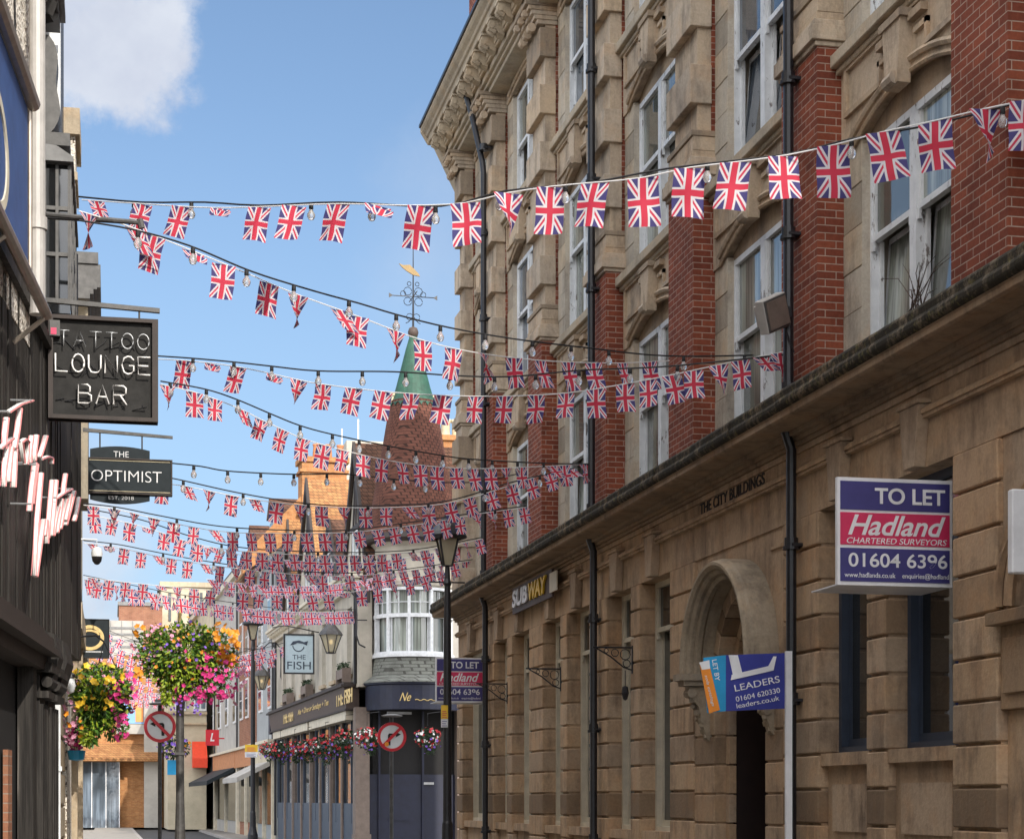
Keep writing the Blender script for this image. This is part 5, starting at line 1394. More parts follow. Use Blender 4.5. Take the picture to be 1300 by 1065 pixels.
farbox(q, 90, 963, 200, 966, FY-.52, .15); E(q, 'mullion', 'sign_white')
for px, py in ((112, 820), (128, 818), (145, 822)): pass
q = MB(); farbox(q, 116, 845, 128, 858, FY-.1, .1); farbox(q, 160, 845, 172, 858, FY-.1, .1)
for o_ in q.split((.02,)*3): E(o_, 'window', 'glass_dark')
t = thing('brick_tower', 'square brown brick block rising behind the white clad building', 'building', (1, 125, 0)); 
q = MB(); farbox(q, 151, 768, 206, 840, 125, 8, 0); q.build('wall', 'brick_dull', t, (1, 125, 0))
q = MB(); farbox(q, 149.5, 764.5, 207, 768, 124.9, 8.2); q.build('coping', 'lead', t, (1, 125, 0))
t = thing('cream_block', 'tall cream office block with dark vertical strips behind the gold lamp finial', 'building', (5, 130, 0))
q = MB(); farbox(q, 205, 744, 318, 900, 130, 12, 0); q.build('wall', 'render_cream', t, (5, 130, 0))
q = MB()
for px in (214, 226, 240, 254, 268, 282): farbox(q, px, 752, px+3.2, 788, 129.9, .2)
for o_ in q.split((.02,)*3): o_.build('window', 'glass_dark', t, (5, 130, 0))
q = MB(); farbox(q, 203, 740.5, 319, 744, 129.8, 12.3); q.build('coping', 'stone_pale', t, (5, 130, 0))
t = thing('cream_shop_building', 'cream building with bright windows and an orange awning at the street end', 'building', (3.2, 104, 0))
q = MB(); farbox(q, 213, 846, 262, 1010, 104, 10, 0); q.build('wall', 'render_cream', t, (3.2, 104, 0))
q = MB(); farbox(q, 246, 874, 262, 902, 103.9, .12); farbox(q, 222, 876, 236, 902, 103.9, .12)
for o_ in q.split((.02,)*3): o_.build('window', 'white_paint', t, (3.2, 104, 0))
q = MB()
for px in (248, 255.5, 223.5, 230): farbox(q, px, 877, px+5, 899, 103.85, .06)
for o_ in q.split((.02,)*3): o_.build('pane', 'glass_blue', t, (3.2, 104, 0))
q = MB(); farbox(q, 213, 903, 263, 906, 103.8, .3); farbox(q, 213, 917, 263, 919, 103.8, .3); farbox(q, 213, 846, 263, 850, 103.7, .4); q.build('string_course', 'stone_pale', t, (3.2, 104, 0))
q = MB(); a_, b2 = at(245, 974, Y=102.6), at(262, 941, Y=103.9); q.prism([(a_.x, 102.6, a_.z+.5), (a_.x, 103.9, b2.z), (a_.x, 103.9, a_.z), (a_.x, 102.6, a_.z)], (b2.x-a_.x, 0, 0)); q.build('awning', 'shop_red', t, (3.2, 104, 0))
a, b_ = at(261, 946, Y=88), at(278, 926, Y=88)
t = thing('hanging_sign', 'small red square shop sign with a white letter L', 'sign', (a.x, 88, a.z))
q = MB(); q.box(0, b_.x-a.x, -.03, .05, 0, b_.z-a.z); q.box(b_.x-a.x, b_.x-a.x+.25, 0, .03, .3, .36); q.build('panel', 'road_red', t)
text('L', 'sign_white', ((b_.x-a.x)*.5, -.032, (b_.z-a.z)*.53), 'cam', w=.2, h=.38, parent=t, shear=.25, bold=.03)

# ------------------------------------------------------------------ street lamps
def lamp_post(label, px, pyb, Y, lay=True):
    top = at(px, pyb, Y=Y)      # bottom of the lantern glass
    t = thing('street_lamp', label, 'street lamp', (top.x, Y, 0), group='black heritage street lamps')
    H_ = top.z
    q = MB(); q.lathe([(.16, 0), (.16, .5), (.13, .6), (.1, .75), (.09, 1.2), (.075, 1.25), (.065, H_-1.0), (.05, H_-.35), (.075, H_-.3), (.05, H_-.22), (.04, H_-.02), (.11, H_)], seg=12); q.tube([(-.3, 0, H_-.28), (.3, 0, H_-.28)], .014, 6); q.build('post', 'black_iron', t)
    q = MB()
    for k in range(4):
        an = math.pi/4+k*math.pi/2; q.tube([(.1*math.cos(an), .1*math.sin(an), H_), (.23*math.cos(an), .23*math.sin(an), H_+.48)], .018, 4)
    q.lathe([(.24, .44), (.33, .47), (.34, .5), (.30, .56), (.22, .66), (.12, .74), (.10, .8), (.05, .82), (.04, .9), (.0, .98)], (0, 0, H_), 12); q.build('lamp_frame', 'black_iron', t)
    q = MB(); q.lathe([(.09, .02), (.21, .46)], (0, 0, H_), 4, a0=math.pi/4, a1=math.pi/4+2*math.pi); q.build('lamp_glass', 'lantern_glass', t)
    return t
def roundel(mb_parent, c, r, arrow_left):
    q = MB(); q.ring(c, (1, 0, 0), (0, 0, 1), 0, r, (0, .012, 0), seg=40); q.build('plate', 'road_white', mb_parent)
    q = MB(); q.ring((c[0], c[1]-.004, c[2]), (1, 0, 0), (0, 0, 1), r*.80, r*1.0, (0, -.006, 0), seg=40); q.build('red_ring', 'road_red', mb_parent)
    s_ = -1 if arrow_left else 1
    q = MB(); y = c[1]-.004
    P2 = lambda x, z: (c[0]+s_*x*r, y, c[2]+z*r)
    q.prism([P2(-.28, -.58), P2(-.10, -.58), P2(-.10, .1), P2(.3, .1), P2(.3, .22), P2(-.2, .24), P2(-.28, .12)], (0, -.004, 0)); q.prism([P2(.28, -.02), P2(.28, .36), P2(.62, .17)], (0, -.004, 0)); q.build('arrow', 'black_cable', mb_parent)
    q = MB(); k = .07*r; d = .8*r*.7071
    q.prism([(c[0]-s_*(-d), y-.006, c[2]+d) if False else (c[0]+s_*d+k, y-.006, c[2]+d-k), (c[0]+s_*d-k, y-.006, c[2]+d+k), (c[0]-s_*d-k, y-.006, c[2]-d+k), (c[0]-s_*d+k, y-.006, c[2]-d-k)] if s_ < 0 else [(c[0]+d+k, y-.006, c[2]+d-k), (c[0]+d-k, y-.006, c[2]+d+k), (c[0]-d-k, y-.006, c[2]-d+k), (c[0]-d+k, y-.006, c[2]-d-k)], (0, -.003, 0)) if s_ > 0 else q.prism([(c[0]-d-k, y-.006, c[2]+d-k), (c[0]-d+k, y-.006, c[2]+d+k), (c[0]+d+k, y-.006, c[2]-d+k), (c[0]+d-k, y-.006, c[2]-d-k)], (0, -.003, 0))
    q.build('red_bar', 'road_red', mb_parent)
lp = lamp_post('near black street lamp in front of the corner of the stone building', 568, 718, 31.5)
lamp_post('far black street lamp beside the yellow notice near the pub end', 321, 812, 60)
def notice(label, px0, py0, px1, py1, Y, split_):
    a_, b2 = at(px0, py1, Y=Y), at(px1, py0, Y=Y); t = thing('parking_notice', label, 'sign', (a_.x, Y, a_.z)); w_, h_ = b2.x-a_.x, b2.z-a_.z
    q = MB(); q.box(0, w_, -.01, .01, 0, h_*split_); q.build('panel', 'sign_white', t)
    q = MB(); q.box(0, w_, -.012, .01, h_*split_+.004, h_); q.build('panel', 'sign_yellow', t)
    q = MB()
    for k in range(4): q.box(w_*.15, w_*(.85-.1*(k % 2)), -.016, -.012, h_*(split_+.06+.09*k), h_*(split_+.09+.09*k))
    q.build('lettering', 'sign_red', t)
    q = MB()
    for k in range(3): q.box(w_*.12, w_*(.85-.15*(k % 2)), -.014, -.01, h_*(.06+.1*k), h_*(.085+.1*k))
    q.build('lettering', 'sign_blue', t)
notice('yellow and white notice on the near street lamp, right of the pub entrance', 560, 895, 568.5, 923, 31.4, .38)
notice('yellow and white notice on the far street lamp by the awning', 311, 945, 327, 961, 59.9, .42)

# flower column with gold finial
a = at(242, 783, Y=26)
t = thing('flower_column', 'dark column with gold finial carrying the big flower basket', 'column', (a.x, 30, 0)); H_ = at(242, 800, Y=26).z
q = MB(); q.lathe([(.14, 0), (.14, .8), (.085, .95), (.065, 1.6), (.06, H_)], seg=14); q.box(-.08, .08, -.08, .08, 2.3, 2.34); q.build('post', 'dark_carving', t, smooth=False)
q = MB(); z = at(242, 790, Y=26).z; q.lathe([(.05, 0), (.06, .02), (.045, .05), (.06, .16), (.10, .20), (.11, .23), (.05, .26), (.04, .30), (.085, .34), (.03, .38), (.02, .46), (.03, .5), (.012, .53), (.0, .6)], (0, 0, z), 16); q.build('finial', 'gold_paint', t, smooth=True)
# turn-ban signs
def turn_sign(label, px, py, rpx, Y, left):
    a_ = at(px, py, Y=Y); r = rpx/F*(a_.x*SN+Y*CS)
    t = thing('road_sign', label, 'road sign', (a_.x, Y, 0))
    q = MB(); q.tube([(0, .05, 0), (0, .05, a_.z+r*1.35)], .04, 10); q.build('post', 'dark_carving', t)
    roundel(t, (0, 0, a_.z), r, left)
    q = MB(); q.lathe([(.02, r*1.35), (.2, r*1.38), (.24, r*1.45), (.1, r*1.55), (0, r*1.57)], (0, -.02, a_.z), 14); q.box(-.1, .42, -.04, .04, a_.z+r*1.55, a_.z+r*1.72); q.build('sign_light', 'lead', t)
    if not left:
        q = MB(); q.ring((-r*.36, -.018, a_.z-r*.5), (1, 0, 0), (0, 0, 1), 0, r*.16, (0, -.002, 0), seg=7); q.build('sticker', 'petal_orange', t)
turn_sign('round no left turn sign in front of the mural building', 203, 922, 20, 38, True)
turn_sign('round no right turn sign in front of the pub entrance', 497.5, 935, 18.5, 40, False)

# ------------------------------------------------------------------ flowers
def foliage(mb, n, cen, rad, leaf, shape=None, droop=.3, rnd=random):
    for _ in range(n):
        while True:
            v = Vector((rnd.uniform(-1, 1), rnd.uniform(-1, 1), rnd.uniform(-1, 1)))
            if v.length <= 1 and v.length > .45: break
        c = Vector((cen[0]+v.x*rad[0], cen[1]+v.y*rad[1], cen[2]+v.z*rad[2]))
        out = v.normalized()+Vector((rnd.gauss(0, .5), rnd.gauss(0, .5), rnd.gauss(0, .5)-droop)); out.normalize()
        side = out.cross(Vector((rnd.gauss(0, 1), rnd.gauss(0, 1), rnd.gauss(0, 1)))).normalized()
        l_ = leaf*rnd.uniform(.6, 1.4)
        mb.quad([c-out*l_, c+side*l_*.45, c+out*l_, c-side*l_*.45])
def blossoms(mb, n, cen, rad, size, rnd=random, face=Vector((0, -1, .2))):
    for _ in range(n):
        v = Vector((rnd.gauss(0, 1), rnd.gauss(0, 1), rnd.gauss(0, 1))).normalized()
        if v.y > .3: v.y = -v.y
        k = rnd.uniform(.96, 1.14)
        c = Vector((cen[0]+v.x*rad[0]*k, cen[1]+v.y*rad[1]*k, cen[2]+v.z*rad[2]*k))
        nrm = (v+Vector((rnd.gauss(0, .35), rnd.gauss(0, .35)-.3, rnd.gauss(0, .35)))).normalized()
        u = nrm.orthogonal().normalized(); w_ = nrm.cross(u); s_ = size*rnd.uniform(.7, 1.3); n0 = len(mb.v)
        mb.v.append(tuple(c-nrm*s_*.25)); ph = rnd.random()*6
        for j in range(10):
            a_ = ph+j*math.pi/5; r_ = s_*(1 if j % 2 == 0 else .72); mb.v.append(tuple(c+(u*math.cos(a_)+w_*math.sin(a_))*r_))
        for j in range(10): mb.f.append((n0, n0+1+j, n0+1+(j+1) % 10)); mb.m.append(0)
rnd = random.Random(9)
a = at(238, 838, Y=25.8)
t = thing('flower_basket', 'large round flower basket of pink petunias and orange begonias on the column', 'flower basket', tuple(a))
q = MB(); 
for c, r_, n in (((-.42, 0, .1), (.42, .4, .42), 900), ((.0, 0, .12), (.55, .5, .5), 1500), ((.4, 0, .02), (.4, .4, .5), 900), ((-.2, 0, -.22), (.3, .3, .35), 500), ((.2, 0, -.35), (.4, .35, .28), 500)): foliage(q, n, c, r_, .038, rnd=rnd)
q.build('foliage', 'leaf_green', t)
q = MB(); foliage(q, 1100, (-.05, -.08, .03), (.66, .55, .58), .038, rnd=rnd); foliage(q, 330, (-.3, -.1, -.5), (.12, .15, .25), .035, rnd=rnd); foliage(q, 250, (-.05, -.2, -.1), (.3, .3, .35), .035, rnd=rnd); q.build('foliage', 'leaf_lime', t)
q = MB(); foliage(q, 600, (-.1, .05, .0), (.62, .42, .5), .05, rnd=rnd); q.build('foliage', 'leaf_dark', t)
q = MB(); blossoms(q, 95, (.40, -.02, -.22), (.38, .4, .45), .042, rnd); blossoms(q, 22, (.1, 0, -.1), (.5, .5, .5), .038, rnd); blossoms(q, 30, (.12, -.1, -.55), (.4, .2, .15), .036, rnd); q.build('blossoms', 'petal_pink', t)
q = MB(); blossoms(q, 55, (.56, -.05, .22), (.24, .32, .34), .055, rnd); blossoms(q, 26, (-.1, -.05, .1), (.62, .5, .5), .03, rnd); blossoms(q, 8, (-.7, -.1, .45), (.12, .1, .1), .055, rnd); blossoms(q, 6, (-.78, -.1, -.2), (.08, .1, .12), .055, rnd); q.build('blossoms', 'petal_orange', t)
q = MB(); blossoms(q, 40, (-.05, 0, .1), (.62, .55, .5), .026, rnd); blossoms(q, 30, (.0, -.1, -.75), (.35, .2, .12), .022, rnd); q.build('blossoms', 'petal_purple', t)
q = MB(); blossoms(q, 46, (-.45, 0, .25), (.38, .4, .3), .032, rnd); blossoms(q, 22, (.75, 0, -.2), (.12, .3, .45), .033, rnd); q.build('blossoms', 'petal_pale', t)
q = MB(); q.lathe([(.3, .0), (.3, -.05), (.25, -.2), (.15, -.3), (0, -.32)], seg=20); q.build('basket', 'soil', t); t.scale = (.87,)*3

a = at(132, 885, Y=25)
t = thing('flower_basket', 'trailing flower basket with yellow begonias hanging from the left wall', 'flower basket', tuple(a))
q = MB()
for c, r_, n in (((-.05, 0, .15), (.42, .35, .3), 1100), ((-.1, 0, -.15), (.3, .3, .3), 800), ((-.18, 0, -.42), (.15, .2, .25), 350), ((.12, 0, -.3), (.2, .2, .28), 350)): foliage(q, n, c, r_, .036, rnd=rnd)
q.build('foliage', 'leaf_green', t)
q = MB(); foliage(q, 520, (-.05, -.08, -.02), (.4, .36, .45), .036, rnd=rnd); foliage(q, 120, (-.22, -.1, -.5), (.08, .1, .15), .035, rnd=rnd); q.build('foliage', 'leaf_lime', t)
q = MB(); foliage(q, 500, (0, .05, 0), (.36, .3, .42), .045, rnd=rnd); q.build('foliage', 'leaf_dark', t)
q = MB(); blossoms(q, 34, (-.05, -.05, .22), (.36, .34, .2), .042, rnd); blossoms(q, 8, (-.12, -.1, -.1), (.25, .25, .1), .045, rnd); q.build('blossoms', 'petal_yellow', t)
q = MB(); blossoms(q, 46, (.25, -.05, .05), (.2, .24, .26), .036, rnd); blossoms(q, 30, (.2, -.1, -.38), (.1, .15, .2), .034, rnd); q.build('blossoms', 'petal_pink', t)
q = MB(); blossoms(q, 60, (-.42, -.05, -.1), (.1, .15, .5), .028, rnd); blossoms(q, 10, (.0, -.1, .2), (.3, .2, .1), .03, rnd); q.build('blossoms', 'petal_pale', t)
q = MB(); blossoms(q, 14, (-.3, -.05, -.15), (.2, .2, .4), .035, rnd); q.build('blossoms', 'petal_orange', t)
q = MB(); q.lathe([(.18, .05), (.18, 0), (.15, -.12), (.08, -.2), (0, -.22)], seg=16); q.build('basket', 'soil', t)
q = MB(); q.tube([(-.6, .02, .75), (-.1, .02, .8), (-.0, .02, .72)], .014, 6)
for an in (0, 2.1, 4.2): q.tube([(-.0, .02, .72), (.32*math.cos(an), .32*math.sin(an), .03)], .006, 4)
q.build('bracket', 'black_iron', t)
a = at(97, 935, Y=25.6)
t = thing('flower_basket', 'small magenta trailing flower bunch low on the left wall', 'flower basket', tuple(a))
q = MB(); foliage(q, 200, (0, 0, 0), (.1, .12, .16), .03, rnd=rnd); q.build('foliage', 'leaf_dark', t)
q = MB(); blossoms(q, 60, (0, 0, 0), (.1, .12, .2), .03, rnd); q.build('blossoms', 'petal_pink', t)
q = MB(); q.lathe([(.12, -.18), (.1, -.3), (0, -.32)], seg=10); q.build('basket', 'sign_cyan', t)
a = at(222, 948, Y=52)
t = thing('flower_basket', 'dark purple flower basket behind the big column with a blue banner under it', 'flower basket', tuple(a))
q = MB(); foliage(q, 500, (0, 0, 0), (.42, .35, .35), .05, rnd=rnd); q.build('foliage', 'leaf_dark', t)
q = MB(); blossoms(q, 45, (-.05, 0, 0), (.4, .35, .34), .04, rnd); q.build('blossoms', 'petal_purple', t)
q = MB(); blossoms(q, 12, (.15, 0, .05), (.3, .3, .3), .04, rnd); q.build('blossoms', 'petal_orange', t)
q = MB(); q.box(-.2, .14, -.03, .03, -.75, -.35); q.build('banner', 'sign_cyan', t)
q = MB(); q.tube([(.1, .1, -2.6), (.1, .1, .2)], .04, 8); q.build('post', 'black_iron', t)

# pub hanging baskets
def pub_basket(label, px, py, Y, r, seed, white=.3):
    rn = random.Random(seed); a_ = at(px, py, Y=Y)
    t = thing('hanging_basket', label, 'flower basket', tuple(a_), group='red and white hanging baskets along the pub front')
    q = MB(); foliage(q, 420, (0, 0, 0), (r, r, r*.85), .05, rnd=rn); foliage(q, 110, (rn.uniform(-.1, .1), 0, -r*.9), (r*.45, r*.45, r*.5), .045, rnd=rn); q.build('foliage', 'leaf_dark', t)
    q = MB(); blossoms(q, 46, (0, 0, .03), (r, r, r*.8), .045, rn); q.build('blossoms', 'petal_red', t)
    q = MB(); blossoms(q, int(60*white), (rn.uniform(-.1, .15), 0, .0), (r*.9, r, r*.7), .04, rn); q.build('blossoms', 'petal_white', t)
    q = MB(); blossoms(q, 12, (0, 0, -.15), (r, r, r*.8), .04, rn); q.build('blossoms', 'petal_purple', t)
    q = MB(); q.tube([(0, 0, r), (0, 0, r+.35), (.35, 0, r+.4)], .012, 5); q.build('bracket', 'black_iron', t)
names = ['on the entrance post left of the turn sign', 'second along from the pub entrance', 'third along from the pub entrance', 'fourth along, below the fascia lettering', 'fifth along, with many white flowers', 'sixth along, near the far end of the pub', 'last and farthest along the pub front']
for k, (px, py, Y, r, wh) in enumerate(((466, 937, 53.4, .36, .5), (439, 940, 55.5, .4, .3), (413, 948, 59, .42, .15), (391, 950, 63, .36, .4), (374, 951, 67, .36, .5), (356, 952, 71, .38, .1), (341, 951, 75, .36, .2))):
    pub_basket('red and white hanging basket '+names[k], px, py, Y, r, 30+k, wh)
pub_basket('white flowered hanging basket inside the dark pub entrance right of the turn sign', 543, 937, 53.2, .36, 50, .6)

# ================================================================== bunting and festoon lights
def flag_mesh(kind, w=1.0, h=1.52, seed=0):
    """unit-width flag hanging from its top edge at the origin, in the XZ plane"""
    rn = random.Random(kind*17+3+seed*101); nx, nz = 8, 12; ph = rn.random()*6; am = rn.uniform(.5, 1.3); cx_ = rn.uniform(-.14, .14); cb_ = rn.uniform(-.16, .16)
    vs = []; 
    for j in range(nz+1):
        for i in range(nx+1):
            u, v = i/nx, j/nz; x = (u-.5)*w; z = -v*h; y = 0
            y += am*(.07*math.sin(u*6+ph)*v+.035*math.sin(v*7+ph*2)+.03*math.sin((u+v)*9+ph)*v); x += cx_*v*v*.6+cb_*v*(u-.5)*.5+.02*math.sin(v*6+ph); z += .05*v*math.sin(u*3.1+ph)*am
            if kind == 1: x += .18*v*h*.6; y -= .12*v
            if kind == 2: x -= .14*v*h*.6; y -= .1*v; x *= 1-.1*v
            if kind == 3:   # folded up over the string
                z = -h*.30*math.sin(v*math.pi*.9)-.05*u; y = -.16*math.sin(v*3.1)-.1*v; x = (u-.5)*w*(1-.2*v)+.22*v
            if kind == 4:   # twisted narrow
                a = v*1.5+.2; x2 = x*math.cos(a)*(1-.35*v)+.1*v; y += x*math.sin(a)*(1-.35*v); x = x2; z *= .92
            if kind == 5:   # blown sideways
                z = -v*h*.55-.12*u*v; x = (u-.5)*w*.9+.55*v; y = -.3*v+.08*math.sin(u*6)
            if kind == 6: x -= .05*v; y -= .22*v*v; x *= .93
            vs.append((x, y, z))
    fs = [(j*(nx+1)+i, j*(nx+1)+i+1, (j+1)*(nx+1)+i+1, (j+1)*(nx+1)+i) for j in range(nz) for i in range(nx)]
    me = bpy.data.meshes.new('flag'); me.from_pydata(vs, [], fs); me.materials.append(MAT['union_flag'])
    ul = me.uv_layers.new(name='UVMap')
    for p in me.polygons:
        p.use_smooth = True
        for li in p.loop_indices:
            vi = me.loops[li].vertex_index; ul.data[li].uv = ((vi % (nx+1))/nx, 1-(vi//(nx+1))/nz)
    return me
FM = [flag_mesh(k) for k in range(7)]
FM2 = {k: [FM[k]]+[flag_mesh(k, seed=j) for j in (1, 2, 3)] for k in range(7)}
q = MB(); q.lathe([(.0, .0), (.016, -.005), (.018, -.045), (.012, -.05)], seg=8); q.build
bq = MB(); bq.lathe([(.012, -.048), (.016, -.06), (.03, -.085), (.031, -.105), (.02, -.128), (0, -.135)], seg=8)
def mesh_of(mb, mat, name, smooth=True):
    o = mb.build(name, mat, None, smooth=smooth); me = o.data; bpy.data.objects.remove(o); return me
SOCK = mesh_of(q, 'black_cable', 'socket'); BULB = mesh_of(bq, 'bulb_glass', 'bulb')
def curve3(poly, line, n=60):
    """smooth photo polyline -> 3-D points in the vertical plane over the ground line"""
    pts = [Vector((x, y)) for x, y in poly]; out = []
    K = len(pts)
    for i in range(K-1):
        p0, p1, p2, p3 = pts[max(i-1, 0)], pts[i], pts[i+1], pts[min(i+2, K-1)]
        m = max(2, int(n*(p2-p1).length/max(1, (pts[-1]-pts[0]).length)))
        for k in range(m):
            t = k/m; m1 = (p2-p0)*.5; m2 = (p3-p1)*.5
            if i == 0: m1 = p2-p1
            if i == K-2: m2 = p2-p1
            q_ = p1*(2*t**3-3*t*t+1)+m1*(t**3-2*t*t+t)+p2*(-2*t**3+3*t*t)+m2*(t**3-t*t)
            out.append(at(q_.x, q_.y, line=line))
    out.append(at(*poly[-1], line=line)); return out
def along(pts, step=None, xs=None):
    """points and tangents at equal spacing or at given photo columns"""
    res = []
    if xs is not None:
        for px in xs:
            r = ratio(px)
            for a_, b2 in zip(pts, pts[1:]):
                fa, fb = a_.x-r*a_.y, b2.x-r*b2.y
                if fa*fb <= 0 and fa != fb:
                    t = fa/(fa-fb); res.append((a_.lerp(b2, t), (b2-a_).normalized())); break
        return res
    acc = step*.5; 
    for a_, b2 in zip(pts, pts[1:]):
        d = (b2-a_).length
        while acc < d: res.append((a_.lerp(b2, acc/d), (b2-a_).normalized())); acc += step*random.uniform(.94, 1.06)
        acc -= d
    return res
def bunting(label, poly, line, w, xs=None, kinds=None, step=None, tape='tape_white', thick=.006, calm=.75, grow=0):
    pts = curve3(poly, line) if poly and isinstance(poly[0], tuple) else poly
    t = thing('bunting', label, 'bunting', tuple(pts[0]), group='strings of union flag bunting across the street')
    q = MB(); 
    for k, (a_, b2) in enumerate(zip(pts, pts[1:])): pass
    q.tube(pts, thick, 5); q.build('cord', tape, t, org=tuple(pts[0]))
    for k, (p_, tg) in enumerate(along(pts, step or w*1.62, xs)):
        kd = kinds[k % len(kinds)] if kinds else (random.choice((0, 0, 6, 1, 2)) if random.random() < calm else random.choice((3, 4, 5, 4)))
        o = bpy.data.objects.new('flag', random.choice(FM2[kd])); COL.objects.link(o); o.parent = t
        o.location = p_-pts[0]-Vector((0, 0, .004)); an = math.atan2(tg.y, tg.x)
        sl = math.asin(max(-1, min(1, tg.z)))
        # flags turn partly towards the wind
        o.rotation_euler = (random.uniform(-.22, .15), -sl+random.uniform(-.03, .03), an*.55+random.uniform(-.28, .28)); w_j = w*random.uniform(.92, 1.02); wk = w_j if not grow else w*(grow+(1-grow)*min(1, k/9)); o.scale = (wk, wk, wk*random.uniform(.97, 1.03))
    return t
def festoon(label, poly, line, step=1.0, xs=None, thick=.009):
    pts = curve3(poly, line) if isinstance(poly[0], tuple) else poly
    t = thing('festoon_lights', label, 'string lights', tuple(pts[0]), group='strings of festoon bulbs across the street')
    q = MB(); q.tube(pts, thick, 5); q.build('cable', 'black_cable', t, org=tuple(pts[0]))
    for p_, tg in along(pts, step, xs):
        s_ = bpy.data.objects.new('socket', SOCK); COL.objects.link(s_); s_.parent = t; s_.location = p_-pts[0]; s_.scale = (1.2,)*3
        b2 = bpy.data.objects.new('bulb', BULB); COL.objects.link(b2); b2.parent = s_
    return t
random.seed(77)
LW, RW = -.5, 6.65
l1 = (-.55, 19.5, 6.9, 13.1)
bunting('nearest string of union flags, crossing in front of the brick pilasters to the top right', [(104, 254), (180, 259), (270, 264), (350, 262), (430, 259), (520, 261), (590, 258), (640, 246), (700, 237), (755, 232), (815, 226), (875, 213), (935, 206), (1000, 197), (1060, 184), (1120, 168), (1185, 154), (1248, 139), (1330, 122)], l1, .262,
        xs=(122, 181, 231, 280, 329, 374, 429, 480, 534, 591, 645, 700, 755, 816, 875, 934, 994, 1058, 1121, 1186, 1250, 1304), kinds=(5, 1, 0, 3, 0, 2, 0, 3, 0, 0, 4, 6, 0, 0, 0, 0, 6, 0, 1, 0, 4, 0), grow=.72)
festoon('nearest string of festoon bulbs above the biggest union flags', [(100, 250), (180, 257), (260, 257), (330, 261), (430, 257), (560, 262), (640, 243), (750, 232), (850, 214), (1000, 196), (1080, 177), (1190, 157), (1330, 121)], (-.55, 19.55, 6.9, 13.15), xs=(170, 243, 320, 395, 472, 553, 634, 718, 898, 978, 1081, 1170, 1273))
l2 = (-1.0, 16.5, 6.65, 22.3)
bunting('second string of union flags, sagging from the left wall arm behind the turret vane', [(100, 268), (150, 283), (205, 303), (260, 325), (320, 350), (372, 372), (455, 402), (530, 430), (600, 447), (690, 458), (780, 461), (850, 458)], l2, .225,
        xs=(112, 170, 196, 245, 285, 342, 378, 430, 455, 502, 537, 576, 613, 652, 686, 721, 753, 790, 824, 850), kinds=(4, 5, 2, 3, 2, 6, 4, 5, 2, 4, 2, 2, 4, 0, 6, 0, 0, 6, 0, 0))
festoon('string of festoon bulbs just above the second flag string', [(100, 280), (170, 292), (240, 312), (320, 345), (400, 370), (455, 385), (505, 400), (570, 416), (650, 430), (740, 441), (850, 452), (1000, 450)], (-1.0, 16.5, 6.65, 20.3), xs=(175, 245, 313, 373, 443, 503, 559, 616, 676, 725, 773, 868, 945, 975))
l3 = (-.6, 23.5, 6.65, 18.1)
bunting('third string of union flags, running nearly level across the green turret tip', [(200, 456), (237, 458), (303, 466), (378, 482), (410, 488), (487, 497), (563, 502), (640, 503), (719, 499), (790, 488), (853, 476), (937, 458), (1000, 446)], l3, .2,
        xs=(234, 270, 303, 349, 379, 411, 449, 487, 523, 563, 604, 641, 681, 719, 756, 793, 823, 853, 880, 912, 940, 966, 990), kinds=(0, 3, 2, 3, 4, 1, 0, 0, 0, 0, 0, 0, 0, 6, 0, 0, 6, 1, 0, 4, 0, 5, 4))
festoon('level string of festoon bulbs over the third flag string', [(200, 452), (245, 455), (300, 460), (345, 465), (405, 471), (500, 472), (580, 477), (650, 478), (740, 470), (850, 465), (1000, 450)], (-.6, 23.4, 6.65, 18.1), xs=(245, 297, 345, 404, 460, 515, 571, 628, 680, 735, 800, 860))
l4 = (-.6, 21.0, 6.65, 25.6)
bunting('fourth string of union flags, sloping down from the LOUNGE BAR sign past the chimney', [(204, 488), (247, 498), (300, 517), (332, 533), (360, 546), (385, 557), (430, 570), (480, 582), (530, 590), (600, 595), (690, 592), (747, 589)], l4, .19, xs=(212, 247, 273, 307, 332, 359, 385, 411, 435, 461, 485, 509, 533, 555, 579, 600, 622, 642, 662, 700, 716, 740), kinds=(4, 1, 0, 5, 2, 2, 2, 0, 2, 0, 0, 1, 0, 0, 0, 6, 0, 4, 0, 5, 0, 4))
festoon('string of festoon bulbs above the fourth flag string and the turret roof', [(204, 484), (260, 494), (300, 507), (345, 526), (380, 540), (420, 551), (487, 565), (560, 578), (600, 583), (690, 588), (747, 589)], (-.6, 21.0, 6.65, 25.6), xs=(216, 262, 302, 342, 381, 422, 456, 493, 528, 562, 595, 625, 657, 690))
festoon('lone string of festoon bulbs from THE OPTIMIST sign with no flags', [(218, 588), (255, 592), (290, 598), (370, 602), (440, 602), (520, 610), (600, 612), (665, 600)], (-.55, 22.4, 6.65, 29.8), xs=(246, 289, 331, 373, 415, 457, 500, 540))
bunting('fifth string of union flags, low beside THE OPTIMIST sign then level over the tiled roofs', [(192, 612), (228, 616), (270, 624), (305, 631), (360, 639), (430, 644), (500, 644), (560, 640), (610, 628), (660, 612), (700, 600), (747, 590)], (-.55, 25.5, 6.65, 25.9), .185, kinds=None)
festoon('string of festoon bulbs over the fifth flag string', [(192, 602), (228, 609), (305, 626), (380, 638), (450, 642), (560, 637), (650, 612), (747, 590)], (-.55, 25.4, 6.65, 25.8), step=.85)
bunting('sixth string of union flags, from the boards to the third brick pilaster', [(106, 641), (150, 647), (200, 659), (250, 670), (300, 676), (370, 677), (440, 676), (500, 670), (560, 661), (610, 652), (668, 644)], (-.5, 27.5, 6.65, 29.8), .185)
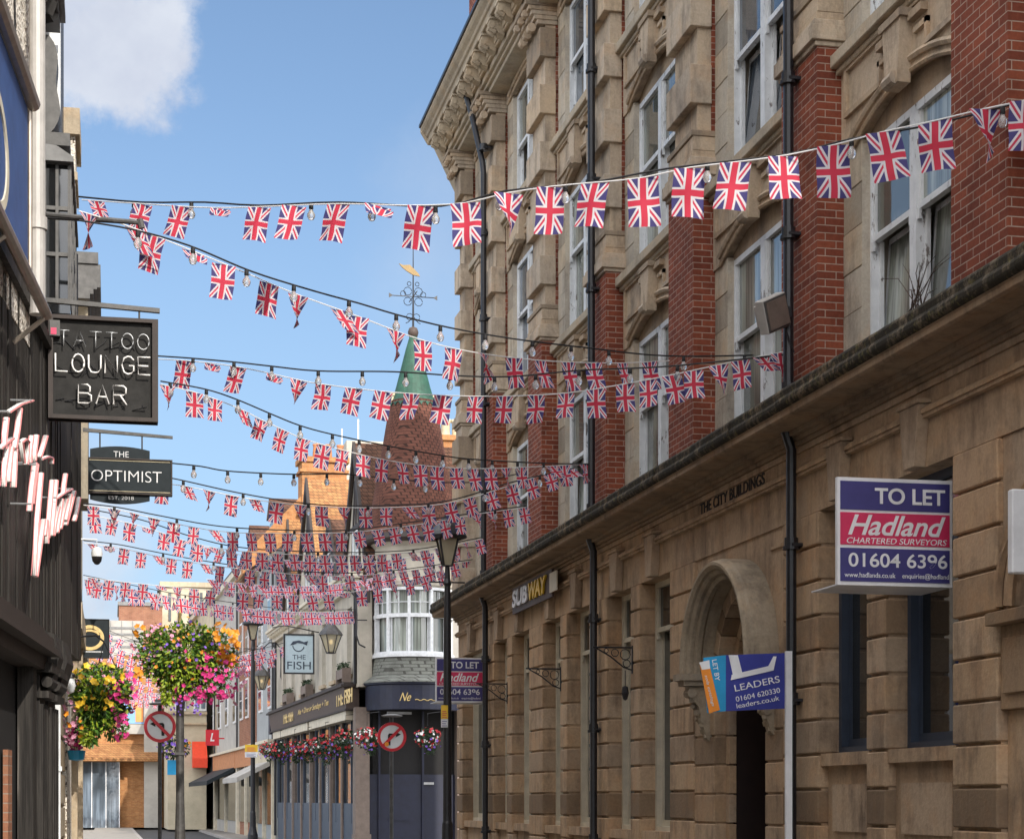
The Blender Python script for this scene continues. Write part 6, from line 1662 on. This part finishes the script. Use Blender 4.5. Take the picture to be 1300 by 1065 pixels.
festoon('string of festoon bulbs over the sixth flag string', [(106, 639), (150, 644), (200, 654), (280, 668), (370, 673), (450, 672), (560, 657), (668, 642)], (-.5, 27.4, 6.65, 29.7), step=.9)
bunting('seventh string of union flags, crossing over the white domed camera', [(108, 652), (180, 668), (240, 688), (300, 699), (380, 704), (460, 705), (530, 700), (575, 692), (612, 684)], (-.5, 29.5, 6.65, 33.2), .185)
festoon('string of festoon bulbs over the seventh flag string', [(108, 645), (180, 660), (240, 680), (300, 694), (380, 700), (460, 701), (530, 697), (612, 682)], (-.5, 29.4, 6.65, 33.1), step=.95)
bunting('eighth string of union flags, across the eaves of the turret', [(106, 689), (150, 695), (200, 706), (260, 716), (330, 725), (420, 731), (500, 727), (570, 716), (600, 712)], (-.5, 33, 6.65, 36.4), .19)
festoon('string of festoon bulbs over the eighth flag string', [(106, 686), (150, 691), (200, 701), (260, 712), (330, 721), (420, 727), (500, 724), (600, 710)], (-.5, 32.9, 6.65, 36.3), step=1.0)
bunting('ninth string of union flags, just above the bow window of the pub', [(106, 732), (150, 738), (220, 745), (300, 752), (380, 756), (440, 752), (500, 742), (560, 724), (610, 712)], (-.5, 37, 6.65, 36.9), .2)
bunting('tenth string of union flags, ending on the pub wall left of the bow window', [(106, 735), (160, 746), (220, 758), (290, 769), (355, 776), (410, 777), (462, 775)], (-.5, 42, 7.0, 55.2), .24)
festoon('string of festoon bulbs over the tenth flag string', [(106, 730), (160, 741), (220, 753), (290, 764), (355, 772), (410, 774), (462, 773)], (-.5, 41.9, 7.0, 55.1), step=1.3)
bunting('eleventh string of union flags, between the dark gables and the top of the bow window', [(240, 690), (300, 703), (355, 710), (420, 714), (480, 712), (545, 703), (600, 690)], (1.2, 40, 6.65, 36.7), .19)
bunting('twelfth string of union flags, crossing low over the gabled house fronts', [(262, 735), (310, 741), (370, 744), (430, 741), (490, 730), (560, 712)], (2.2, 44, 7.6, 53.2), .22)
# farther strings of the same kind, real spans down the street
where = ['over the far end of the pub', 'above the salmon shop fascia', 'in front of the grey rendered building', 'over the little red shop sign', 'in the pale mass behind the flower baskets', 'low in the pale mass of distant flags', 'near the cream building at the street end', 'close to the white clad building', 'in front of the mural building', 'farthest of all, before the end of the street']
for k in range(10):
    Y = 67+k*4.2; xr = 6.9-.032*(Y-54.8)-.3; zl, zr = random.uniform(7.0, 8.0), random.uniform(6.8, 7.8); sag = random.uniform(.5, .9)
    pts = []
    for j in range(25):
        u = j/24; pts.append(Vector((-.9+(xr+.9)*u, Y+random.uniform(0, .01)+(.9*u if k % 2 else -.7*u), zl+(zr-zl)*u-4*sag*u*(1-u))))
    bunting('distant string of union flags '+where[k], pts, None, .26, step=.40)
    if k % 2 == 0: festoon('distant string of festoon bulbs '+where[k], [p+Vector((0, -.1, .12)) for p in pts], None, step=1.2)
# lower neighbour beside the camera, mostly out of frame
t = thing('stone_building', 'low stone shop building next to the nearest arched recess at the right edge', 'building', (6.8, -8, 0))
q = MB(); q.box(6.8, 14, -8, 9.25, 0, 6.2); q.build('wall', 'stone_ground', t, (6.8, -8, 0))
q = MB(); q.box(6.5, 14, -8, 9.25, 6.2, 6.5); q.build('cornice', 'stone_cornice', t, (6.8, -8, 0))
for y in (-6, -2.5, 1, 4.5):
    q = MB(); q.box(6.74, 6.8, y, y+2.2, .8, 3.4); w_ = q.build('window', 'blue_frame', t, (6.8, -8, 0))
    q = MB(); q.box(6.73, 6.74, y+.1, y+2.1, .9, 3.3); q.build('pane', 'glass_dark', w_, (6.8, -8, 0))

# small dormers and extra stacks breaking up the roofs of the row
for (y, lab) in ((22.6, 'small white dormer window on the tiled roof beside the brick gable'), (30.5, 'white dormer window farther down the tiled roofs')):
    t = thing('dormer', lab, 'dormer', tuple(pubworld((.2, y, 11.9))), PR)
    q = MB(); q.box(0, 2, 0, 1.5, 0, 1.3); q.build('wall', 'dark_timber', t)
    q = MB(); q.prism([(-.15, -.2, 1.3), (-.15, 1.7, 1.3), (-.15, .75, 2.1)], (2.2, 0, 0)); q.build('roof', 'tile_dark', t)
    q = MB(); q.box(-.05, 0, .1, 1.4, .1, 1.2); w_ = q.build('window', 'white_paint', t)
    q = MB(); q.box(-.06, -.05, .2, .7, .2, 1.1); q.box(-.06, -.05, .8, 1.3, .2, 1.1); q.build('pane', 'glass_dark', w_)
for (x, y, z, wd, lab) in ((1.6, 34.8, 13.2, 1.5, 'brick chimney on the far tiled roofs left of the gable'), (2.2, 46.5, 12.4, 1.2, 'plain chimney above the grey rendered building')):
    t = thing('brick_chimney', lab, 'chimney', tuple(pubworld((x, y, z))), PR)
    q = MB(); q.box(0, wd, 0, .9, 0, 2.2); q.box(-.06, wd+.06, -.06, .96, 2.0, 2.2001); q.build('stack', 'brick_dull', t)
    for k in range(2):
        q = MB(); q.lathe([(.13, 2.2), (.14, 2.6), (.1, 2.6)], (.35+k*.6, .45, 0), 8); q.build('chimney_pot', 'terracotta', t)
